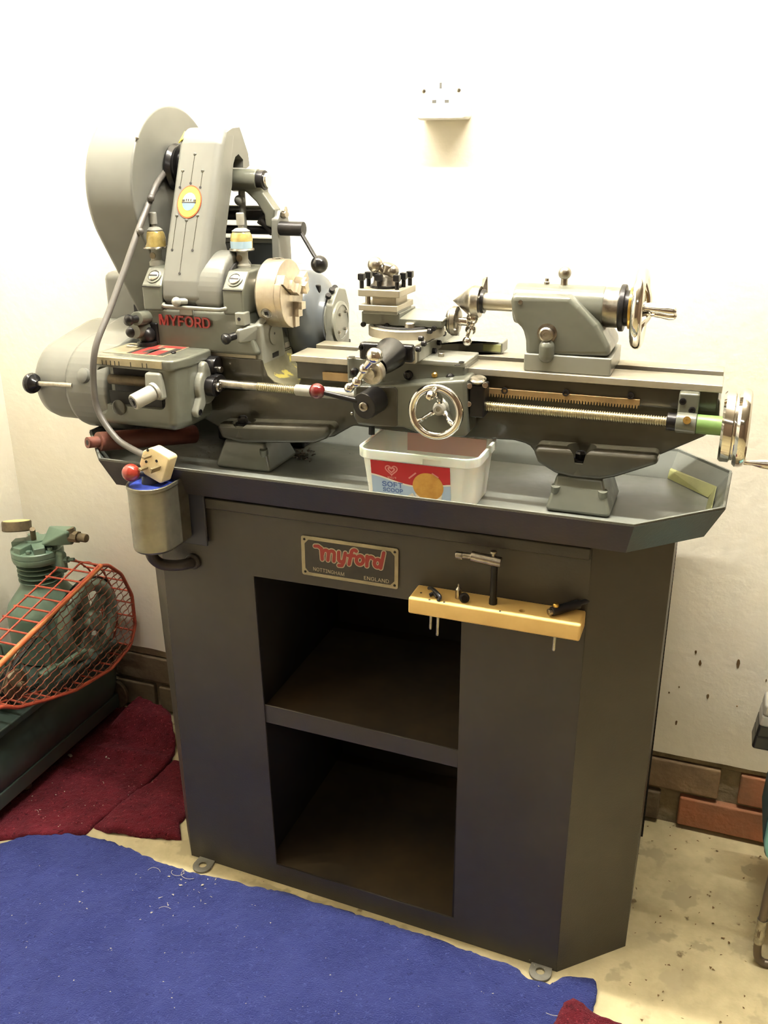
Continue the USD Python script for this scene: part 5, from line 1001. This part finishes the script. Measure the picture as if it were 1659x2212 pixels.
v0, v1 = at(120, 1210, y=PYc), at(160, 1208, y=PYc)
part('side_valve', cat([hull([v0+[-0.01, 0, -0.016], v0+[-0.01, 0, 0.018], v0*0.6+v1*0.4+[0, 0, 0.012], v0*0.6+v1*0.4+[0, 0, -0.022]], 0.009), cyl(v0*0.5+v1*0.5, v0*0.3+v1*0.7, 0.007, 10), cyl(v0*0.3+v1*0.7, v1, 0.0035, 10)]), 'comp_green', hd)
# flywheel, small motor, belt
FXc, FYc, FZc = -0.43, 0.300, 0.300
fly = part('flywheel', cat([torus((FXc, FYc, FZc), (1, 0, 0), 0.082, 0.016, 56, 14), rev([(0.022, -0.03), (0.024, 0.0), (0.022, 0.022), (0.012, 0.024)], (FXc, FYc, FZc), (1, 0, 0), 24)]), 'flywheel_green', co, 'spoked green flywheel')
for k in range(5):
    a = k*2*PI/5+0.5; e = np.array([0, math.cos(a), math.sin(a)]); q_ = np.array([0, -math.sin(a), math.cos(a)])
    part('flywheel_spoke', hull([np.array([FXc, FYc, FZc])+e*r+q_*s*w+[x, 0, 0] for r, w in ((0.015, 0.009), (0.075, 0.013)) for s in (-1, 1) for x in (-0.005, 0.005)], 0.002), 'flywheel_green', fly)
part('crank_axle', cyl((PXc+0.02, FYc, FZc), (FXc+0.01, FYc, FZc), 0.018, 20), 'comp_green', fly)
MYc, MZc = 0.045, 0.300
part('pump_motor', cat([cyl((-0.60, MYc, MZc), (-0.455, MYc, MZc), 0.062, 36, 0.006), box(-0.58, -0.47, MYc-0.05, MYc+0.05, 0.222, 0.26, 0.004)]), 'comp_green', co)
mp = part('motor_pulley', cat([rev([(0.030, 0), (0.032, 0.006), (0.024, 0.012), (0.032, 0.018), (0.030, 0.024), (0.012, 0.03)], (-0.442, MYc, MZc-0.02), (1, 0, 0), 28), cyl((-0.456, MYc, MZc-0.02), (-0.40, MYc, MZc-0.02), 0.008, 14)]), 'old_brass', co)
bt = unary_union([circle(FYc, FZc, 0.099, 40), circle(MYc, MZc-0.02, 0.031, 24)]).convex_hull
part('drive_belt', prism(poly(bt.buffer(0.003)).difference(bt.buffer(-0.001)), 'x', FXc-0.006, FXc+0.006, 0.001), 'black_plastic', mp)
part('belt_tensioner', cat([box(-0.415, -0.395, 0.10, 0.15, 0.24, 0.275, 0.004), cyl((-0.405, 0.13, 0.262), (-0.395, 0.235, 0.262), 0.007, 12)]), 'comp_green', co)
part('oil_line', tube(smoothpath([(-0.40, -0.02, 0.30), (-0.398, 0.03, 0.355), (-0.398, 0.09, 0.37), (-0.398, 0.13, 0.335), (-0.40, 0.13, 0.28)], 6), 0.0018, 8), 'old_brass', co)
# wire cage: flat mesh face on x = CX, rim all round, top bars running back
CXf, CXb = -0.372, -0.462
out = PX(CXf, [(0, 1435), (100, 1335), (215, 1222), (234, 1221), (262, 1240), (285, 1285), (292, 1350), (282, 1395), (240, 1445), (165, 1490), (112, 1508), (40, 1528), (0, 1526), (-60, 1500), (-90, 1480), (-70, 1500)])
out = [(max(-0.2, y), z) for y, z in out[:13]] + [(-0.10, 0.296), (-0.125, 0.315), (-0.115, 0.345), (-0.075, 0.368)]
out = [(min(y, 0.392), z) for y, z in out]
op = Polygon(out).buffer(0)
ring = np.array([(CXf, y, z) for y, z in op.buffer(-0.035, quad_segs=10).buffer(0.075, quad_segs=14).buffer(-0.04, quad_segs=10).exterior.coords])[:-1]
cage = part('belt_guard_rim', tube(ring, 0.0042, 10, True), 'guard_red', co, 'red wire belt guard rim')
ringb = ring.copy(); ringb[:, 0] = CXb; ringm = ring.copy(); ringm[:, 0] = (CXf+CXb)/2-0.005
part('belt_guard_rim', tube(ringm, 0.0022, 8, True), 'guard_red', cage); part('belt_guard_rim', tube(ringb, 0.0022, 8, True), 'guard_red', cage)
tp0, tp1 = at(-10, 1445, x=CXf), at(218, 1222, x=CXf)
part('top_rod', tube([tp0, tp1], 0.0058, 14), 'guard_orange', cage)
L = LineString(list(op.exterior.coords))
for s in np.arange(0.02, L.length, 0.0355):
    p = L.interpolate(s); part('cross_wire', tube([(CXf, p.x, p.y), (CXb-0.006, p.x, p.y)], 0.0022, 8), 'guard_red', cage)
td_ = np.array([tp1[1]-tp0[1], tp1[2]-tp0[2]]); ang = math.atan2(td_[1], td_[0])
for base, step_, r in ((ang, 0.0172, 0.0013), (ang+math.radians(97), 0.0225, 0.0006)):
    e = np.array([math.cos(base), math.sin(base)]); nn = np.array([-e[1], e[0]]); c = np.array([0.13, 0.31])
    for k in np.arange(-20, 21):
        o_ = c+nn*step_*k; s_ = LineString([o_-e*0.6, o_+e*0.6]).intersection(op)
        if s_.is_empty or s_.length < 0.01: continue
        for g in (s_.geoms if hasattr(s_, 'geoms') else [s_]):
            A, B = np.array(g.coords[0]), np.array(g.coords[-1]); m_ = max(4, int(np.linalg.norm(B-A)/0.0055)); q_ = A+(B-A)*np.linspace(0, 1, m_)[:, None]
            wob = 0.0009*np.where(np.arange(m_) % 4 < 2, 1, -1)*(1 if base == ang else -1)
            part('mesh_wire', tube([(CXf+0.001+w_, y, z) for (y, z), w_ in zip(q_, wob)], r, 6), 'mesh_red', cage)
# ------------------------------------------------------------------ carpets
def carpet(name, outline, m, label, h=0.009, rag=0.006, hump=None, seed=1, step=0.005):
    p = Polygon(outline); b = p.exterior; nn = int(b.length/0.006)
    ring_ = np.array([b.interpolate(i/nn, normalized=True).coords[0] for i in range(nn)])
    d = meshkit.fbm(np.c_[ring_*55, np.zeros(nn)], 4, seed)-0.5
    c = np.array(p.centroid.coords[0]); r_ = ring_-c; r_ /= np.linalg.norm(r_, axis=1, keepdims=True); ring_ = ring_ + r_*(d[:, None]*rag*2.4)
    p = Polygon(ring_).buffer(0); p = max(p.geoms, key=lambda g: g.area) if hasattr(p, 'geoms') else p
    x0, y0, x1, y1 = p.bounds; gx, gy = np.meshgrid(np.arange(x0, x1, step), np.arange(y0, y1, step))
    g = np.c_[gx.ravel(), gy.ravel()] + (np.random.default_rng(seed).random((gx.size, 2))-0.5)*step*0.6
    inside = shapely.contains_xy(p.buffer(-step*0.55), g[:, 0], g[:, 1]); g = g[inside]
    er = np.array(p.exterior.coords)[:-1]; P2 = np.vstack([er, g])
    from scipy.spatial import Delaunay
    t = Delaunay(P2).simplices; cen = P2[t].mean(1); t = t[shapely.contains_xy(p, cen[:, 0], cen[:, 1])]
    z = h*(0.72+0.5*meshkit.fbm(np.c_[P2*260, np.zeros(len(P2))], 2, seed+5)) + 0.004*(meshkit.fbm(np.c_[P2*18, np.zeros(len(P2))], 3, seed+9)-0.4)
    z[:len(er)] *= 0.75
    if hump is not None: z = z + hump(P2[:, 0], P2[:, 1])
    z = np.maximum(z, 0.002)
    V = np.c_[P2, z]; nE = len(er); W = np.c_[er, np.full(nE, 0.0006)]
    if hump is not None: W[:, 2] = np.maximum(0.0006, V[:nE, 2]-h)
    i = np.arange(nE); j = (i+1) % nE; o_ = len(V)
    e1, e2 = V[t[:, 1]]-V[t[:, 0]], V[t[:, 2]]-V[t[:, 0]]; flip = np.cross(e1[:, :2], e2[:, :2]) < 0; t[flip] = t[flip][:, ::-1]
    ccw = Polygon(er).exterior.is_ccw
    S = np.vstack([np.stack([j, i, o_+i], 1), np.stack([j, o_+i, o_+j], 1)]); S = S if ccw else S[:, ::-1]
    mm = trimesh.Trimesh(np.vstack([V, W]), np.vstack([t, S]), process=False)
    return single(name, mm, m, label, 'carpet', smooth=True)
sm = lambda t: np.clip(t, 0, 1)**2*(3-2*np.clip(t, 0, 1))
carpet('blue_carpet', [(-0.75, -0.40), (-0.379, -0.113), (-0.345, -0.066), (-0.27, -0.036), (-0.169, -0.026), (-0.10, -0.036), (0.004, -0.044), (0.056, -0.044), (0.2, -0.034), (0.478, -0.038), (0.66, -0.052), (0.678, -0.068), (0.722, -0.068), (0.742, -0.042), (0.786, -0.032), (0.799, -0.05), (0.796, -0.105), (0.785, -0.14), (0.775, -0.75), (-0.75, -0.75)], 'carpet_blue', 'worn royal blue carpet offcut spread on the floor in front of the cabinet', seed=3, step=0.006)
carpet('red_carpet', [(-0.66, -0.35), (-0.394, -0.097), (-0.30, -0.052), (-0.238, -0.024), (-0.232, 0.02), (-0.212, 0.12), (-0.202, 0.235), (-0.228, 0.30), (-0.285, 0.362), (-0.40, 0.392), (-0.60, 0.392), (-0.66, 0.2)], 'carpet_red', 'dark red carpet piece under and beside the green air compressor', h=0.011, rag=0.005, seed=5,
       hump=lambda x, y: 0.046*sm((y-0.262)/0.07)*sm((x+0.425)/0.05) + 0.010*np.exp(-((y-0.225-0.1*(x+0.3))/0.018)**2)*sm((x+0.42)/0.06))
carpet('red_carpet', [(-0.234, 0.0), (-0.20, -0.006), (-0.12, 0.008), (-0.047, 0.030), (-0.072, 0.066), (-0.072, 0.24), (-0.198, 0.245), (-0.212, 0.12)], 'carpet_red', 'small lumpy red carpet scrap between the larger red carpet and the cabinet side', h=0.011, rag=0.004, seed=8,
       hump=lambda x, y: 0.014*np.exp(-((x+0.15)/0.05)**2-((y-0.06)/0.07)**2) + 0.004*np.sin(x*60+y*25))
cr3 = [tuple(at(*q, z=0.012)[:2]) for q in ((1218, 2176), (1240, 2166), (1290, 2192), (1345, 2212), (1420, 2240))]
carpet('red_carpet', cr3 + [(0.86, -0.30), (0.72, -0.30), (0.745, -0.14)], 'carpet_red', 'corner of a shaggy red carpet overlapping the blue carpet at the bottom edge', h=0.012, rag=0.006, seed=11, hump=lambda x, y: 0.011*sm((0.80-x)/0.02), step=0.004)
# lint, chips and swarf
def bits(n, region, z, s, seed):
    r = np.random.default_rng(seed); g = []
    for k in range(n):
        x, y = region(r); q_ = r.normal(size=(5, 3))*[s, s, s*0.35]; zz = z(x, y) if callable(z) else z; m_ = trimesh.convex.convex_hull(q_); m_.apply_translation([x, y, zz-m_.bounds[0][2]]); g.append(m_)
    return cat(g)
px_region = lambda x0, x1, y0, y1: (lambda r: tuple(at(x0+(x1-x0)*r.random(), y0+(y1-y0)*r.random(), z=0.01)[:2]))
def curl(px, py, r, turns, ph):
    c = at(px, py, z=0.011); return tube([(c[0]+r*(1-0.2*t)*math.cos(ph+t*turns), c[1]+r*(1-0.2*t)*math.sin(ph+t*turns)*0.8, 0.0115+0.002*math.sin(3*t)) for t in np.linspace(0, 1, 16)], 0.00045, 5)
single('lint', cat([bits(46, px_region(20, 640, 1870, 2000), 0.0105, 0.0011, 2), bits(26, px_region(10, 560, 2000, 2200), 0.0105, 0.0009, 3), bits(24, px_region(560, 1200, 2060, 2200), 0.0105, 0.0009, 4), bits(14, px_region(300, 470, 1890, 1960), 0.011, 0.002, 6), curl(385, 1885, 0.014, 4.5, 3), curl(410, 1890, 0.018, 3.2, 2.6), curl(330, 1885, 0.015, 2.5, 0.5), curl(350, 1975, 0.022, 1.2, 1.2), curl(1200, 2180, 0.02, 1.5, 4)]), 'lint', 'pale lint, thread and shavings scattered over the blue carpet', 'debris', kind='stuff')
single('lint', cat([bits(34, px_region(60, 340, 1690, 1790), 0.0125, 0.0010, 12), bits(10, px_region(200, 350, 1620, 1700), 0.0125, 0.0009, 13), curl(75, 1755, 0.008, 2, 0.3), curl(215, 1692, 0.01, 0.8, 0.2)]), 'lint', 'pale lint specks scattered over the red carpet by the compressor', 'debris', kind='stuff')
for (px, py, lab_) in ((151, 1632, 'oval pale wood chip on the red carpet, nearest the compressor tank'), (232, 1637, 'curved pale wood chip on the red carpet, nearer the cabinet')):
    c = at(px, py, z=0.0125); single('wood_chip', tube(smoothpath([(c[0]-0.006, c[1]+0.001, c[2]), (c[0], c[1]+0.001+0.002*(px > 200), c[2]+0.001), (c[0]+0.006, c[1]-0.003, c[2])], 4), [0.002]+[0.0036]*7+[0.0026], 8, flat=(1, 0.4)), 'lint', lab_, 'wood chip', 'wood chips on the red carpet')
tr_ = lambda x0, x1, y0, y1: (lambda r: tuple(at(x0+(x1-x0)*(0.5+0.18*r.normal()), y0+(y1-y0)*(0.5+0.2*r.normal()), z=zf)[:2]))
single('metal_swarf', cat([bits(90, tr_(600, 700, 965, 1000), zf+0.0003, 0.0022, 21), bits(30, tr_(420, 480, 935, 1000), zf+0.0003, 0.0011, 22), bits(16, tr_(600, 780, 960, 1040), zf+0.0003, 0.0009, 23)]), 'swarf', 'small heap of dark metal swarf in the tray beside the left raising block', 'swarf', kind='stuff')
single('floor_dirt', bits(60, px_region(1360, 1655, 1770, 2200), 0.0006, 0.0016, 31), 'chip_brown', 'dark crumbs of dirt on the cream floor right of the cabinet', 'dirt', kind='stuff')
# ------------------------------------------------------------------ the folding stand cut by the right edge of the picture
fo_ = thing('folding_stand', 'cyan padded stand with black ribbed grip and bent metal tube leg at the right edge', 'stand', (1.12, 0.16, 0.0))
part('pad', prism(rp([(1.027, 0.215), (1.034, 0.190), (1.30, 0.190), (1.30, 0.345), (1.040, 0.345), (1.028, 0.30)], 0.012), 'y', 0.13, 0.27, 0.010), 'cyan_pad', fo_, 'pale cyan pad'); part('pad_trim', prism(rp([(1.0250, 0.216), (1.032, 0.187), (1.30, 0.187), (1.30, 0.30), (1.037, 0.30), (1.0265, 0.27)], 0.010), 'y', 0.15, 0.275, 0.006), 'teal_trim', fo_)
part('rubber_foot', cat([rev([(0.012, 0), (0.014, 0.006), (0.012, 0.034)], (1.050, 0.20, 0.152), (-0.1, 0, 1), 22)]), 'grip_black', fo_)
tilt = np.array([0.13, 0.0, 1.0]); tilt /= np.linalg.norm(tilt); q0_ = at(1622, 1612, y=0.25)
for k, (a, b, m) in enumerate(((0.0, 0.024, 'grip_black'), (0.0245, 0.046, 'grip_black'), (0.0465, 0.066, 'grip_grey'), (0.068, 0.086, 'grip_grey'))):
    c0, c1 = q0_+tilt*a, q0_+tilt*b
    part('grip_rib', hull([p_+[x, y, 0] for p_ in (c0+tilt*0.004, c1-tilt*0.002) for x in (0.006, 0.075) for y in (0, 0.04)], 0.0055, 2), m, fo_)
part('grip_stem', cyl((1.06, 0.25, 0.30), (1.075, 0.262, 0.40), 0.012, 18), 'grip_black', fo_)
lp = smoothpath([(1.075, 0.14, 0.30), (1.048, 0.12, 0.21), (1.040, 0.10, 0.10), (1.0405, 0.10, 0.03), (1.050, 0.10, 0.0085), (1.075, 0.10, 0.0072), (1.20, 0.10, 0.0072), (1.228, 0.10, 0.02), (1.235, 0.10, 0.10), (1.235, 0.14, 0.30)], 7)
part('tube_leg', tube(lp, 0.0068, 14), 'tube_brown', fo_); part('tube_band', tube([(1.0395, 0.100, 0.048), (1.0400, 0.100, 0.098)], 0.0082, 18), 'steel', fo_)
